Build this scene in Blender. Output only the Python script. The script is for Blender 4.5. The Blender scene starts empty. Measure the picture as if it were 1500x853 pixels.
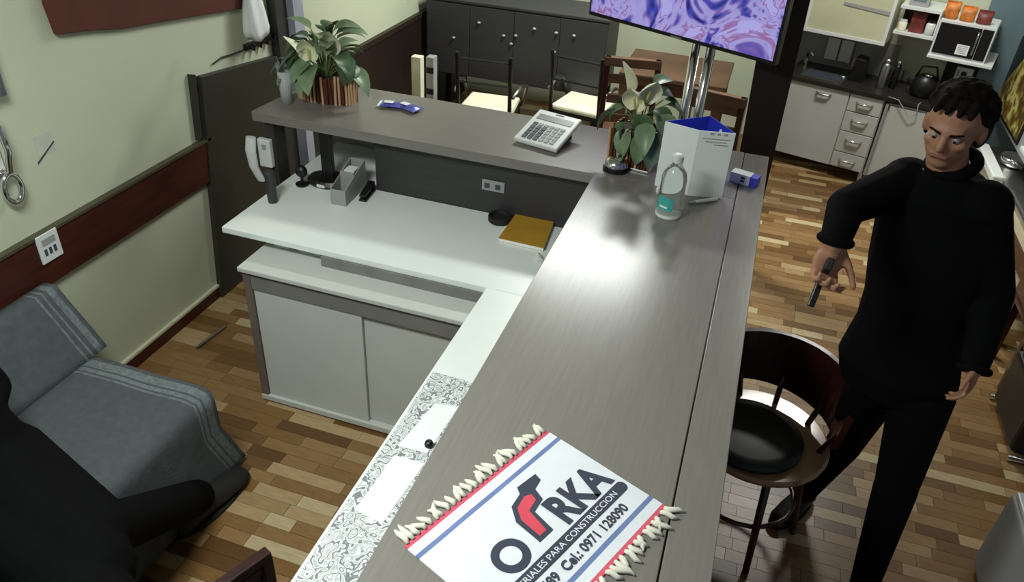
import bpy, bmesh, math, random
from mathutils import Vector as V, Matrix, Euler, noise as mnoise
random.seed(7)
SC = bpy.context.scene
COL = SC.collection

# ------------------------------------------------------------------ camera
CAM = V((0.5267, -1.8928, 2.4429))
YAW, PITCH, ROLL, FPX = -0.2865, -0.5901, 0.0621, 1136.75
_f = V((math.sin(YAW)*math.cos(PITCH), math.cos(YAW)*math.cos(PITCH), math.sin(PITCH)))
_r = V((math.cos(YAW), -math.sin(YAW), 0)); _u = _r.cross(_f)
RIGHT = _r*math.cos(ROLL) + _u*math.sin(ROLL)
UP = -_r*math.sin(ROLL) + _u*math.cos(ROLL)
FWD = _f
cd = bpy.data.cameras.new('camera'); cam = bpy.data.objects.new('camera', cd); COL.objects.link(cam)
m3 = Matrix((RIGHT, UP, -FWD)).transposed()
cam.matrix_world = Matrix.Translation(CAM) @ m3.to_4x4()
cd.sensor_width = 36; cd.lens = 36*FPX/1500; cd.clip_start = 0.05
SC.camera = cam
# ------------------------------------------------------------------ world, exposure, large lights
w = bpy.data.worlds.new('world'); SC.world = w; w.use_nodes = True
w.node_tree.nodes['Background'].inputs[0].default_value = (0.75, 0.85, 1.0, 1)
w.node_tree.nodes['Background'].inputs[1].default_value = 0.16
SC.view_settings.view_transform = 'Standard'; SC.view_settings.look = 'None'
SC.view_settings.exposure = 0.0; SC.view_settings.gamma = 1.0
CEIL = 2.75
LAMPS = [  # name, position, size x, size y, watts, colour
    ('dining', (-0.38, 2.95, CEIL-0.06), 0.9, 0.28, 64, (0.95, 1.0, 0.93)),
    ('reception', (-0.75, -1.1, CEIL-0.06), 0.7, 0.5, 50, (0.93, 1.0, 0.95)),
    ('kitchen', (1.25, 3.1, CEIL-0.06), 0.5, 0.25, 38, (1.0, 0.99, 0.93)),
]
def area_lamp(pos, sx, sy, watts, col, parent):
    l = bpy.data.lights.new('lamp_light', 'AREA'); l.shape = 'RECTANGLE'; l.size = sx; l.size_y = sy
    l.energy = watts; l.color = col
    o = bpy.data.objects.new('lamp_light', l); COL.objects.link(o); o.parent = parent
    o.location = pos
    return o

# pixel -> world, on a plane of known height / depth / side
def ray(u, v): return (RIGHT*((u-750)/FPX) + UP*((426.5-v)/FPX) + FWD)
def on_z(u, v, z): d = ray(u, v); return CAM + d*((z-CAM.z)/d.z)
def on_y(u, v, y): d = ray(u, v); return CAM + d*((y-CAM.y)/d.y)
def on_x(u, v, x): d = ray(u, v); return CAM + d*((x-CAM.x)/d.x)
def project(p):
    d = V(p)-CAM; k = d.dot(FWD)
    return 750+FPX*d.dot(RIGHT)/k, 426.5-FPX*d.dot(UP)/k, k

# ------------------------------------------------------------------ materials
MATS = {}
def srgb(r, g, b):
    return tuple(((c/255)/12.92 if c/255 <= .04045 else ((c/255+.055)/1.055)**2.4) for c in (r, g, b))
def mat(name, col, rough=.6, metal=0, var=.12, scale=8, stretch=(1,1,1), bump=0, bscale=60, emit=0, trans=0, ior=1.45, coat=0):
    if name in MATS: return MATS[name]
    m = bpy.data.materials.new(name); m.use_nodes = True; N = m.node_tree.nodes; L = m.node_tree.links
    b = N['Principled BSDF']
    b.inputs['Base Color'].default_value = (*col, 1); b.inputs['Roughness'].default_value = rough
    b.inputs['Metallic'].default_value = metal
    if coat: b.inputs['Coat Weight'].default_value = coat; b.inputs['Coat Roughness'].default_value = .08
    if name.startswith('taupe_laminate'): b.inputs['Specular IOR Level'].default_value = .36
    if (name.startswith('black_') and rough > .8) or name == 'dark_hair': b.inputs['Specular IOR Level'].default_value = .08
    tc = N.new('ShaderNodeTexCoord'); mp = N.new('ShaderNodeMapping'); mp.inputs['Scale'].default_value = stretch
    L.new(tc.outputs['Object'], mp.inputs[0])
    if var:
        n = N.new('ShaderNodeTexNoise'); n.inputs['Scale'].default_value = scale; n.inputs['Detail'].default_value = 5
        L.new(mp.outputs[0], n.inputs['Vector'])
        r = N.new('ShaderNodeValToRGB')
        r.color_ramp.elements[0].position = .3; r.color_ramp.elements[1].position = .7
        r.color_ramp.elements[0].color = (*[c*(1-var) for c in col], 1)
        r.color_ramp.elements[1].color = (*[min(1, c*(1+var)) for c in col], 1)
        L.new(n.outputs['Fac'], r.inputs[0]); L.new(r.outputs[0], b.inputs['Base Color'])
    if bump:
        n2 = N.new('ShaderNodeTexNoise'); n2.inputs['Scale'].default_value = bscale; n2.inputs['Detail'].default_value = 4
        L.new(mp.outputs[0], n2.inputs['Vector'])
        bp = N.new('ShaderNodeBump'); bp.inputs['Strength'].default_value = bump; bp.inputs['Distance'].default_value = .01
        L.new(n2.outputs['Fac'], bp.inputs['Height']); L.new(bp.outputs[0], b.inputs['Normal'])
    if emit:
        b.inputs['Emission Color'].default_value = (*col, 1); b.inputs['Emission Strength'].default_value = emit
    if trans:
        b.inputs['Transmission Weight'].default_value = trans; b.inputs['IOR'].default_value = ior
    MATS[name] = m; return m

M = dict(
    wall=mat('cream_paint', srgb(192,196,172), .7, var=.05, scale=2.5, bump=.05, bscale=25),
    ceil=mat('ceiling_paint', srgb(205,205,195), .8, var=.04),
    rail=mat('red_brown_wood', srgb(62,24,13), .45, var=.35, scale=5, stretch=(6,1,6)),
    grout=mat('floor_grout', srgb(58,40,24), .8),
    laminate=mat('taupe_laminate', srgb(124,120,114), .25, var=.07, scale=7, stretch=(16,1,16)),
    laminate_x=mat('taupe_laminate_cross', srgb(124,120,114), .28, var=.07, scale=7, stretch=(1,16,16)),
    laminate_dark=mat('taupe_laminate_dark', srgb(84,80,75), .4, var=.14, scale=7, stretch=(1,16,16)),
    charcoal=mat('charcoal_panel', srgb(50,49,50), .5, var=.12, scale=6, stretch=(1,1,8)),
    darkpanel=mat('dark_olive_panel', srgb(46,45,36), .5, var=.12, scale=5, stretch=(1,10,1)),
    white=mat('white_laminate', srgb(226,232,228), .35, var=.02),
    cabgrey=mat('pale_grey_laminate', srgb(192,196,190), .4, var=.02),
    cabedge=mat('taupe_edge', srgb(105,97,88), .5, var=.1),
    black=mat('black_plastic', srgb(16,16,17), .4, var=.1),
    blackrub=mat('black_rubber', srgb(24,24,24), .7),
    chrome=mat('chrome', (.75,.75,.75), .14, 1, var=.05),
    steel=mat('brushed_steel', (.45,.45,.44), .3, 1, var=.1),
    gold=mat('yellow_cover', srgb(176,134,40), .5, var=.1, scale=10),
    paper=mat('white_paper', srgb(232,236,236), .7, var=.02),
    plasticw=mat('white_plastic', srgb(214,218,216), .35, var=.02),
    blue=mat('blue_print', srgb(48,62,190), .4, var=.15),
    packblue=mat('blue_foil', srgb(96,100,190), .3, .3, var=.5, scale=40),
    leaf=mat('leaf_green', srgb(112,134,102), .4, var=.3, scale=20),
    leafd=mat('leaf_dark_green', srgb(76,102,72), .4, var=.3, scale=20),
    spathe=mat('white_spathe', srgb(226,226,196), .5, var=.08, scale=15),
    spadix=mat('yellow_spadix', srgb(205,200,110), .6),
    stem=mat('stem_green', srgb(104,120,72), .5),
    stick=mat('stick_brown', srgb(206,164,126), .6, var=.3, scale=20, stretch=(1,1,.2)),
    stickd=mat('stick_dark', srgb(84,42,26), .6, var=.3, scale=20, stretch=(1,1,.2)),
    soil=mat('soil', srgb(40,24,16), .9),
    sofa=mat('throw_grey', srgb(68,74,77), .9, var=.14, scale=30, bump=.25, bscale=120),
    sofas=mat('throw_stripe', srgb(98,106,108), .9, var=.3, scale=60, bump=.25, bscale=120),
    sofad=mat('sofa_base', srgb(38,38,40), .9),
    cloth=mat('black_cotton', srgb(9,9,10), .9, var=.15, scale=8, bump=.3, bscale=14),
    trouser=mat('black_trouser', srgb(8,8,9), .9, var=.15, scale=8, bump=.3, bscale=14),
    skin=mat('skin', srgb(164,118,92), .55, var=.08, scale=20),
    hair=mat('dark_hair', srgb(22,16,14), .75, var=.3, scale=40),
    lip=mat('lip', srgb(120,74,62), .5),
    eyew=mat('eye_white', srgb(150,142,136), .3), eyed=mat('eye_dark', srgb(25,18,14), .2),
    towel=mat('towel_white', srgb(222,226,232), .9, var=.03, bump=.2, bscale=300),
    stripeb=mat('stripe_blue', srgb(104,122,168), .9), striper=mat('stripe_red', srgb(205,84,106), .9),
    ink=mat('dark_ink', srgb(52,58,76), .8), red=mat('emblem_red', srgb(205,70,85), .8),
    fringe=mat('fringe_cream', srgb(222,220,205), .9, var=.08),
    wood=mat('dining_wood', srgb(84,56,38), .5, var=.3, scale=6, stretch=(1,1,8)),
    mahog=mat('mahogany', srgb(52,18,15), .3, var=.3, scale=6, stretch=(1,6,1), coat=.4),
    cream=mat('cream_fabric', srgb(226,224,196), .8),
    greypaint=mat('grey_paint', srgb(150,152,150), .6, var=.04),
    bluewall=mat('blue_grey_paint', srgb(96,116,122), .7, var=.05),
    tile=mat('grey_tile', srgb(150,150,146), .35, var=.06),
    granite=mat('dark_granite', srgb(40,38,35), .3, var=.4, scale=60),
    teal=mat('teal_label', srgb(70,176,170), .4),
    screenbg=mat('lcd_grey', srgb(126,130,124), .3),
    keyd=mat('dark_key', srgb(58,66,76), .5), keyg=mat('grey_key', srgb(150,156,158), .5),
    wicker=mat('dark_wicker', srgb(46,22,22), .3, var=.3, scale=30),
    orange=mat('orange_pack', srgb(190,110,40), .5, var=.5, scale=25),
    redpack=mat('dark_red_pack', srgb(110,44,40), .5, var=.4, scale=20),
    beige=mat('beige_panel', srgb(168,158,132), .5, var=.05),
    glass=mat('clear_glass', (.93,.96,.96), .04, trans=1, ior=1.3, var=0),
    gel=mat('clear_gel', (.9,.96,.94), .02, trans=1, ior=1.25, var=0),
    lampemit=mat('lamp_diffuser', (1,1,.96), .5, emit=6, var=0),
    frosted=mat('frosted_plastic', (.80,.83,.80), .3, trans=.5, ior=1.2, var=0),
    curtain=mat('grey_blue_fabric', srgb(150,152,165), .9),
    drape=mat('red_brown_fabric', srgb(84,40,28), .85, var=.2, scale=4),
    acry=mat('cream_glass', srgb(196,196,165), .12, var=.12, scale=3),
)

# ------------------------------------------------------------------ mesh helpers
class MB:
    def __init__(s): s.v = []; s.f = []; s.m = []; s.cur = 0; s.T = Matrix.Identity(4)
    def add(s, vs, fs):
        b = len(s.v); s.v += [s.T @ V(p) for p in vs]
        for f in fs: s.f.append([b+i for i in f]); s.m.append(s.cur)
        return s
    def box(s, lo, hi):
        (a,b,c),(d,e,f) = lo, hi
        return s.add([(a,b,c),(d,b,c),(d,e,c),(a,e,c),(a,b,f),(d,b,f),(d,e,f),(a,e,f)],
              [(3,2,1,0),(4,5,6,7),(0,1,5,4),(1,2,6,5),(2,3,7,6),(3,0,4,7)])
    def cbox(s, c, size): return s.box([c[i]-size[i]/2 for i in range(3)], [c[i]+size[i]/2 for i in range(3)])
    def prism(s, poly, z0, z1):
        n = len(poly)
        a = sum(poly[i][0]*poly[(i+1)%n][1]-poly[(i+1)%n][0]*poly[i][1] for i in range(n))
        if a < 0: poly = poly[::-1]
        return s.add([(x,y,z0) for x,y in poly]+[(x,y,z1) for x,y in poly],
            [tuple(range(n-1,-1,-1)), tuple(range(n,2*n))]+[(i,(i+1)%n,n+(i+1)%n,n+i) for i in range(n)])
    def slab(s, pts, off):   # polygon in 3D extruded by off
        n = len(pts); off = V(off); p = [V(q) for q in pts]
        return s.add(p+[q+off for q in p], [tuple(range(n-1,-1,-1)), tuple(range(n,2*n))]+[(i,(i+1)%n,n+(i+1)%n,n+i) for i in range(n)])
    def tube(s, path, r, n=10, closed=False):
        P = [V(p) for p in path]; k = len(P)
        R = r if isinstance(r, (list,tuple)) else [r]*k
        vs = []; up = V((0,0,1)); prev = None
        for i in range(k):
            if closed: d = P[(i+1)%k]-P[i-1]
            else: d = P[min(i+1,k-1)]-P[max(i-1,0)]
            d.normalize()
            if prev is None: a = d.orthogonal().normalized()
            else:
                a = prev - d*prev.dot(d)
                a = a.normalized() if a.length > 1e-6 else d.orthogonal().normalized()
            prev = a; b = d.cross(a)
            for j in range(n):
                t = 2*math.pi*j/n; vs.append(P[i]+(a*math.cos(t)+b*math.sin(t))*R[i])
        fs = []
        for i in range(k if closed else k-1):
            i2 = (i+1)%k
            for j in range(n): fs.append((i*n+j, i*n+(j+1)%n, i2*n+(j+1)%n, i2*n+j))
        if not closed: fs += [tuple(range(n-1,-1,-1)), tuple(range((k-1)*n, k*n))]
        return s.add(vs, fs)
    def lathe(s, prof, c=(0,0,0), n=24, sx=1, sy=1):
        vs = []; k = len(prof)
        for r, z in prof:
            for j in range(n):
                t = 2*math.pi*j/n; vs.append((c[0]+r*sx*math.cos(t), c[1]+r*sy*math.sin(t), c[2]+z))
        fs = [(i*n+j, i*n+(j+1)%n, (i+1)*n+(j+1)%n, (i+1)*n+j) for i in range(k-1) for j in range(n)]
        if prof[0][0] > 1e-5: fs.append(tuple(range(n-1,-1,-1)))
        if prof[-1][0] > 1e-5: fs.append(tuple(range((k-1)*n, k*n)))
        return s.add(vs, fs)
    def ball(s, c, rad, n=16, k=10, rot=None):
        if not isinstance(rad,(tuple,list)): rad = (rad,)*3
        c = V(c); vs = [V((0,0,-1))]; fs = []
        for i in range(1,k):
            a = -math.pi/2+math.pi*i/k
            for j in range(n):
                t = 2*math.pi*j/n; vs.append(V((math.cos(a)*math.cos(t), math.cos(a)*math.sin(t), math.sin(a))))
        vs.append(V((0,0,1)))
        for j in range(n): fs.append((0, 1+(j+1)%n, 1+j))
        for i in range(k-2):
            for j in range(n): a0=1+i*n; fs.append((a0+j, a0+(j+1)%n, a0+n+(j+1)%n, a0+n+j))
        a0 = 1+(k-2)*n
        for j in range(n): fs.append((a0+j, a0+(j+1)%n, len(vs)-1))
        out = []
        for p in vs:
            q = V((p.x*rad[0], p.y*rad[1], p.z*rad[2]))
            if rot is not None: q = rot @ q
            out.append(c+q)
        return s.add(out, fs)
    def capsule(s, a, b, ra, rb, n=14):
        a = V(a); b = V(b); d = b-a; L = d.length or 1e-6; d = d/L
        path = []; R = []
        for t in (-1,-.8,-.45,0): path.append(a+d*ra*t); R.append(max(ra*math.sqrt(max(0,1-t*t)), 1e-4))
        for t in (0,.45,.8,1): path.append(b+d*rb*t); R.append(max(rb*math.sqrt(max(0,1-t*t)), 1e-4))
        return s.tube(path, R, n)
    def loft(s, rings):  # rings: (centre, lateral axis, half width, depth axis, half depth)
        n = 20; vs = []
        for c, ax, hw, dx, hd in rings:
            for j in range(n):
                t = 2*math.pi*j/n; vs.append(V(c)+V(ax)*hw*math.cos(t)+V(dx)*hd*math.sin(t))
        k = len(rings)
        fs = [(i*n+j, i*n+(j+1)%n, (i+1)*n+(j+1)%n, (i+1)*n+j) for i in range(k-1) for j in range(n)]
        fs += [tuple(range(n-1,-1,-1)), tuple(range((k-1)*n,k*n))]
        return s.add(vs, fs)
    def mesh(s, name, mats, smooth=False, off=V((0,0,0))):
        me = bpy.data.meshes.new(name)
        me.from_pydata([tuple(p-off) for p in s.v], [], s.f)
        ms = mats if isinstance(mats,(list,tuple)) else [mats]
        for m in ms: me.materials.append(m)
        if len(ms) > 1: me.polygons.foreach_set('material_index', s.m)
        bm = bmesh.new(); bm.from_mesh(me); bmesh.ops.recalc_face_normals(bm, faces=bm.faces); bm.to_mesh(me); bm.free()
        if smooth: me.polygons.foreach_set('use_smooth', [True]*len(me.polygons))
        me.update(); return me

ORG = {}
def put(name, me, parent=None, loc=None):
    o = bpy.data.objects.new(name, me); COL.objects.link(o)
    if parent: o.parent = parent; ORG[o.name] = ORG.get(parent.name, V((0,0,0)))
    if loc is not None: o.location = loc
    return o
def part(name, mb, m, parent, bevel=0, smooth=False, world=False, label=None):
    off = ORG.get(parent.name, V((0,0,0))) if world else V((0,0,0))
    o = put(name, mb.mesh(name, m, smooth, off), parent)
    if bevel: bev(o, bevel)
    if label: o['label'] = label
    return o
def bev(o, wdt, seg=2):
    b = o.modifiers.new('bevel', 'BEVEL'); b.width = wdt; b.segments = seg; b.limit_method = 'ANGLE'; b.angle_limit = math.radians(40)
def smooth_by_angle(o): o.data.polygons.foreach_set('use_smooth', [True]*len(o.data.polygons)); o.data.set_sharp_from_angle(angle=math.radians(40))
def thing(name, label, cat, loc=(0,0,0), rz=0, group=None):
    o = bpy.data.objects.new(name, None); COL.objects.link(o); o.empty_display_size = .05
    o.location = loc; o.rotation_euler = (0,0,rz); ORG[o.name] = V(loc)
    o['label'] = label; o['category'] = cat
    if group: o['group'] = group
    return o
def solo(name, mb, m, label, cat, bevel=0, smooth=False, group=None, loc=(0,0,0), rz=0):
    o = put(name, mb.mesh(name, m, smooth), None, loc); o.rotation_euler = (0,0,rz)
    if bevel: bev(o, bevel)
    o['label'] = label; o['category'] = cat
    if group: o['group'] = group
    return o
def struct(name, mb, m, parent=None, bevel=0, smooth=False):
    o = put(name, mb.mesh(name, m, smooth), parent); o['kind'] = 'structure'
    if bevel: bev(o, bevel)
    return o

# ------------------------------------------------------------------ room shell
XL = -1.96
FLOOR_X, FLOOR_Y = (XL, 2.6), (-2.2, 4.75)
fl = struct('floor', MB().box((XL-.1, -2.3, -.05), (2.75, 4.8, -.004)), M['grout'])
struct('wall_left', MB().box((XL-.12, -2.2, 0), (XL, 4.8, CEIL)), M['wall'])
struct('wall_back', MB().box((XL, 4.62, 0), (.66, 4.74, CEIL)), M['wall'])
struct('wall_right', MB().box((2.45, .2, 0), (2.57, 4.75, CEIL)), M['greypaint'])
KA = math.radians(-15)
KO = V((.80, 4.15, 0)); E1 = V((math.cos(KA), math.sin(KA), 0)); E2 = V((-math.sin(KA), math.cos(KA), 0))
KM = Matrix.Translation(KO) @ Matrix.Rotation(KA, 4, 'Z')
def kitch(u, v, d):   # pixel -> (s, z) on the plane at depth d of the kitchen frame
    r = ray(u, v); t = (KO+E2*d-CAM).dot(E2)/r.dot(E2); P = CAM+r*t
    return (P-KO).dot(E1), P.z
kw = MB(); kw.T = KM; kw.box((-.42, .46, 0), (1.22, .56, CEIL)); struct('wall_kitchen', kw, M['wall'])
kw = MB(); kw.T = KM; kw.box((1.06, .44, .3), (1.75, .458, CEIL)); struct('trim_1', kw, M['bluewall'])
struct('wall_divider', MB().box((.58, 3.2, 0), (.66, 4.62, CEIL)), M['greypaint'])
struct('ceiling', MB().box((XL-.1, -2.2, CEIL), (2.75, 4.8, CEIL+.06)), M['ceil'])
# dado rail, skirting, wainscot on the left wall
struct('trim_2', MB().box((XL, -2.2, .655), (XL+.025, 1.06, .862)), M['rail'], bevel=.004)
struct('trim_3', MB().box((XL, -2.2, .862), (XL+.032, 1.06, .874)), mat('rail_cap', srgb(70,66,50), .5))
struct('baseboard_left', MB().box((XL, -2.2, 0), (XL+.014, 1.0, .066)), M['rail'])
struct('trim_4', MB().box((XL, -2.2, .066), (XL+.018, 1.0, .078)), mat('pale_grout', srgb(200,196,170), .7))
struct('trim_5', MB().box((XL, 1.86, 0), (XL+.022, 4.6, .87)), mat('wainscot_brown', srgb(34,20,16), .5, var=.3, scale=5, stretch=(1,1,.2)))
struct('trim_6', MB().box((XL, 1.86, .87), (XL+.034, 4.6, .905)), mat('wainscot_cap', srgb(40,30,20), .5))

# parquet strips: each its own plank
PAL = [mat('plank_%d' % i, srgb(*c), .35, var=.16, scale=14, stretch=(1,9,1)) for i, c in enumerate(
    [(136,104,66),(122,90,52),(154,128,90),(182,164,128),(106,76,42),(142,110,72),(168,142,104),(128,96,58),(92,64,34)])]
PW = [3,3,2,2,3,3,2,3,1]
rows = []
y = -1.5; PITCHY = .058
while y < 4.7:
    x = XL + random.uniform(-.3, 0)
    while x < 2.45:
        l = random.choice([.12,.16,.2,.24,.28,.34])
        a, b = max(x, XL+.001), min(x+l, 2.449)
        if b-a > .03: rows.append((a, b, y, random.choices(range(len(PAL)), PW)[0]))
        x += l
    y += PITCHY
def vis(a, b, y):
    c = ((a+b)/2, y+PITCHY/2, 0); u, v, k = project(c)
    if not (-20 < u < 1520 and 0 < v < 870): return 0
    left = a < -.25 and -1.2 < y < .95 and u < 560 and not (c[0] < -1.15 and y < -.15)
    right = a > .55 and u > 1030
    if not (left or right): return 0
    return (b-a)/(k*k)
rows.sort(key=lambda q: -vis(q[0], q[1], q[2]))
near, rest = rows[:300], rows[300:]
cache = {}
for a, b, y, c in near:
    key = (round(b-a, 3), c)
    if key not in cache:
        L = b-a
        cache[key] = MB().box((.0008, .0008, -.004), (L-.0008, PITCHY-.0008, 0)).mesh('plank', PAL[c])
    put('plank', cache[key], fl, (a, y, random.uniform(-.0006, 0)))
mb = MB()
for a, b, y, c in rest:
    mb.cur = c; mb.box((a+.0008, y+.0008, -.004), (b-.0008, y+PITCHY-.0008, random.uniform(-.0006,0)))
o = part('distant_planks', mb, PAL, fl); o['kind'] = 'stuff'

# ------------------------------------------------------------------ ceiling lamps
LAB = {'dining': 'long ceiling lamp over the dining area', 'reception': 'wide ceiling lamp above the sofa and desk', 'kitchen': 'small ceiling lamp in the kitchen'}
for nm, pos, sx, sy, wt, colr in LAMPS:
    t = thing('ceiling_lamp', LAB[nm], 'lamp', (pos[0], pos[1], CEIL-.05))
    part('housing', MB().box((-sx/2-.02, -sy/2-.02, 0), (sx/2+.02, sy/2+.02, .05)), M['plasticw'], t)
    part('diffuser', MB().box((-sx/2, -sy/2, -.004), (sx/2, sy/2, 0)), M['lampemit'], t)
    area_lamp((0, 0, -.012), sx, sy, wt, colr, t)

# ------------------------------------------------------------------ the bar counter
H = 1.10
t = thing('bar_counter', 'L-shaped grey-brown laminate bar counter with a raised top', 'counter', (0, .97, 0))
part('side_top', MB().box((0, -1.35, H-.045), (.562, .985, H)), M['laminate'], t, bevel=.002, world=True)
part('ledge_board', MB().box((.566, -1.35, H-.045), (.668, 1.47, H-.001)), M['laminate'], t, bevel=.002, world=True)
A = [on_z(362,166,H), on_z(680,216,H), on_z(872,255,H)]
B = [on_z(424,136,H), on_z(524,130,H), on_z(744,161,H)]
poly = [(A[0].x, .962), (0, .972), (0, .985), (.562, .985), (.562, 1.47), (-1.56, 1.47)]
part('seam_strip', MB().box((.558, -1.35, H-.044), (.570, 1.47, H-.010)), M['black'], t, world=True)
part('back_top', MB().prism(poly, H-.045, H), M['laminate_x'], t, bevel=.002, world=True)
part('back_panel', MB().box((-1.02, 1.03, 0), (.06, 1.06, H-.045)), M['charcoal'], t, world=True, label='dark charcoal panel under the top')
part('outlet_plate', MB().box((-.50, 1.02, .905), (-.395, 1.03, .955)), M['greypaint'], t, bevel=.003, world=True, label='pale grey socket plate')
for dx in (-.475, -.425): part('socket', MB().box((dx-.012, 1.0185, .918), (dx+.012, 1.02, .942)), M['keyd'], t, world=True)
part('pale_panel', MB().box((-1.60, 1.455, 0), (-1.02, 1.465, H-.045)), M['greypaint'], t, world=True, label='pale grey outer panel')
part('end_panel', MB().box((-1.565, 1.0, 0), (-1.52, 1.09, H-.045)), M['charcoal'], t, world=True)
part('inner_side_panel', MB().box((.06, -1.3, 0), (.085, 1.03, H-.045)), M['charcoal'], t, world=True)
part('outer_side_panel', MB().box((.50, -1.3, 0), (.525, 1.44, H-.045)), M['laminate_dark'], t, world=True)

# ------------------------------------------------------------------ white L-shaped desk
DZ = .7936
HC = .72
t = thing('desk', 'white L-shaped desktop under the raised counter', 'desk', (-.6, .7, 0))
part('back_desktop', MB().box((-1.45, .4547, DZ-.028), (.058, 1.028, DZ)), M['white'], t, bevel=.003, world=True)
part('corner_extension', MB().box((-1.45, 1.028, DZ-.028), (-1.022, 1.44, DZ)), M['white'], t, world=True)
part('side_desktop', MB().box((-.2676, -1.3, DZ-.028), (.058, .4547, DZ)), M['white'], t, bevel=.003, world=True)
part('support_panel', MB().box((-1.40, .62, HC), (-1.38, .98, DZ-.028)), M['white'], t, world=True)
part('support_panel', MB().box((-.98, .466, HC), (-.96, .98, DZ-.028)), M['white'], t, world=True)
part('niche_back', MB().box((-.98, .445, HC), (.05, .465, DZ-.028)), mat('niche_grey', srgb(120,120,114), .5), t, world=True)
part('end_leg', MB().box((-.05, -1.28, 0), (-.02, -.2, DZ-.028)), M['cabgrey'], t, world=True)

# ------------------------------------------------------------------ base cabinet with sliding doors
YC, CX0, CX1, CD, HC = .318, -1.275, .045, -.745, .72
t = thing('base_cabinet', 'pale grey base cabinet with two sliding doors below the white desk', 'cabinet', (-.6, .5, 0))
part('top_board', MB().box((CX0-.012, YC-.012, HC-.022), (CX1, .95, HC)), M['cabgrey'], t, bevel=.004, world=True)
part('side_board', MB().box((CX0, YC, .02), (CX0+.035, .93, HC-.022)), M['cabedge'], t, bevel=.002, world=True, label='taupe side board')
part('side_board', MB().box((CX1-.03, YC, .02), (CX1, .93, HC-.022)), M['cabedge'], t, world=True)
part('top_rail', MB().box((CX0+.035, YC+.004, HC-.105), (CX1-.03, YC+.05, HC-.022)), mat('rail_shade_grey', srgb(120,119,113), .5), t, world=True)  # darker grey paints in the shade on the front face below the top
part('door', MB().box((CX0+.037, YC+.010, .042), (CD, YC+.024, HC-.105)), M['cabgrey'], t, bevel=.002, world=True)
part('door', MB().box((CD-.02, YC+.027, .042), (CX1-.032, YC+.041, HC-.105)), M['cabgrey'], t, bevel=.002, world=True)
part('bottom_board', MB().box((CX0, YC-.004, .012), (CX1, .93, .04)), M['cabgrey'], t, bevel=.002, world=True)
part('back_board', MB().box((CX0+.035, .915, .06), (CX1-.03, .93, HC-.05)), M['cabedge'], t, world=True)
part('plinth', MB().box((CX0+.03, YC+.05, 0), (CX1-.02, .9, .012)), M['black'], t, world=True)

# ------------------------------------------------------------------ left wall fittings
p0, p1 = on_x(287,111,XL), on_x(313,405,XL)
t = solo('wall_panel', MB().slab([(XL+.002,.935,.005),(XL+.002,1.80,.005),(XL+.002,1.80,1.09),(XL+.002,1.07,1.175)], (.03,0,0)), M['darkpanel'],
     'large dark olive-brown board against the left wall at the desk end', 'panel', bevel=.003)
solo('wooden_strip', MB().slab([(XL+.002,.985,.885),(XL+.002,1.005,.885),(XL+.002,1.045,1.19),(XL+.002,1.012,1.20)], (.02,0,0)), M['darkpanel'],
     'narrow dark upright strip beside the large dark board on the wall', 'strip')
struct('trim_7', MB().box((XL, 1.805, 0), (XL+.09, 1.90, CEIL)), M['curtain'])
struct('trim_8', MB().box((XL, 1.70, .98), (XL+.05, 1.80, CEIL)), M['charcoal'])
# red-brown draped cloth at the top of the left wall
pts = [(60,3),(78,50),(130,44),(172,42),(228,32),(300,20),(356,11),(372,-30),(60,-30)]
mb = MB(); P = [on_x(u, v, XL+.012) for u, v in pts]; mb.slab(P, (.02,0,0))
solo('hanging_cloth', mb, M['drape'], 'red-brown cloth hanging along the top of the left wall', 'cloth', bevel=.004)
# white cloth bundle near the post
c = on_x(374, 28, XL+.07)
mb = MB(); ring = []
prof = [(.012,.17),(.03,.15),(.05,.10),(.062,.03),(.07,-.05),(.062,-.085)]
n = 22; vs = []
for r, z in prof:
    for j in range(n):
        a = 2*math.pi*j/n; rr = r*(1+.14*math.sin(5*a+z*9)); vs.append((c.x+rr*.75*math.cos(a), c.y+rr*1.05*math.sin(a), c.z+z+.012*math.sin(3*a)))
fs = [(i*n+j, i*n+(j+1)%n, (i+1)*n+(j+1)%n, (i+1)*n+j) for i in range(len(prof)-1) for j in range(n)]+[tuple(range(n)), tuple(range((len(prof)-1)*n, len(prof)*n))]
mb.add(vs, fs); solo('white_cloth', mb, M['paper'], 'white cloth bundle hanging on the left wall beside the dark post', 'cloth', smooth=True)
# dark hooks and wire under it
t = thing('coat_hook', 'dark hook rail with a dangling cord under the white cloth', 'hook', on_x(376, 62, XL))
b = on_x(376,62,XL)
part('rail', MB().box((0,-.12,-.012),(.02,.12,.02)), M['black'], t, bevel=.003)
for k in range(4): part('hook', MB().tube([(.02,-.09+.06*k,0),(.045,-.09+.06*k,-.01),(.05,-.09+.06*k,.02)], .007, 8), M['black'], t)
part('cord', MB().tube([on_x(u,v,XL+.01)-b for u,v in ((360,72),(340,80),(325,84),(312,94))], .004, 6), M['black'], t)
# socket plate on the rail
a = [on_x(55,350,XL+.027), on_x(79,338,XL+.027), on_x(87,366,XL+.027), on_x(62,387,XL+.027)]
ca = sum(a, V())/4
t = thing('wall_socket', 'white socket plate on the red-brown dado rail', 'socket', (XL+.026, ca.y, ca.z))
part('plate', MB().box((0,-.05,-.06),(.009,.05,.06)), M['plasticw'], t, bevel=.003)
for k in range(3): part('socket_hole', MB().box((.009,-.03+.022*k,-.03),(.0105,-.018+.022*k,-.002)), M['keyd'], t)
part('switch', MB().box((.009,-.03,.015),(.012,.03,.04)), M['greypaint'], t)
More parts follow.
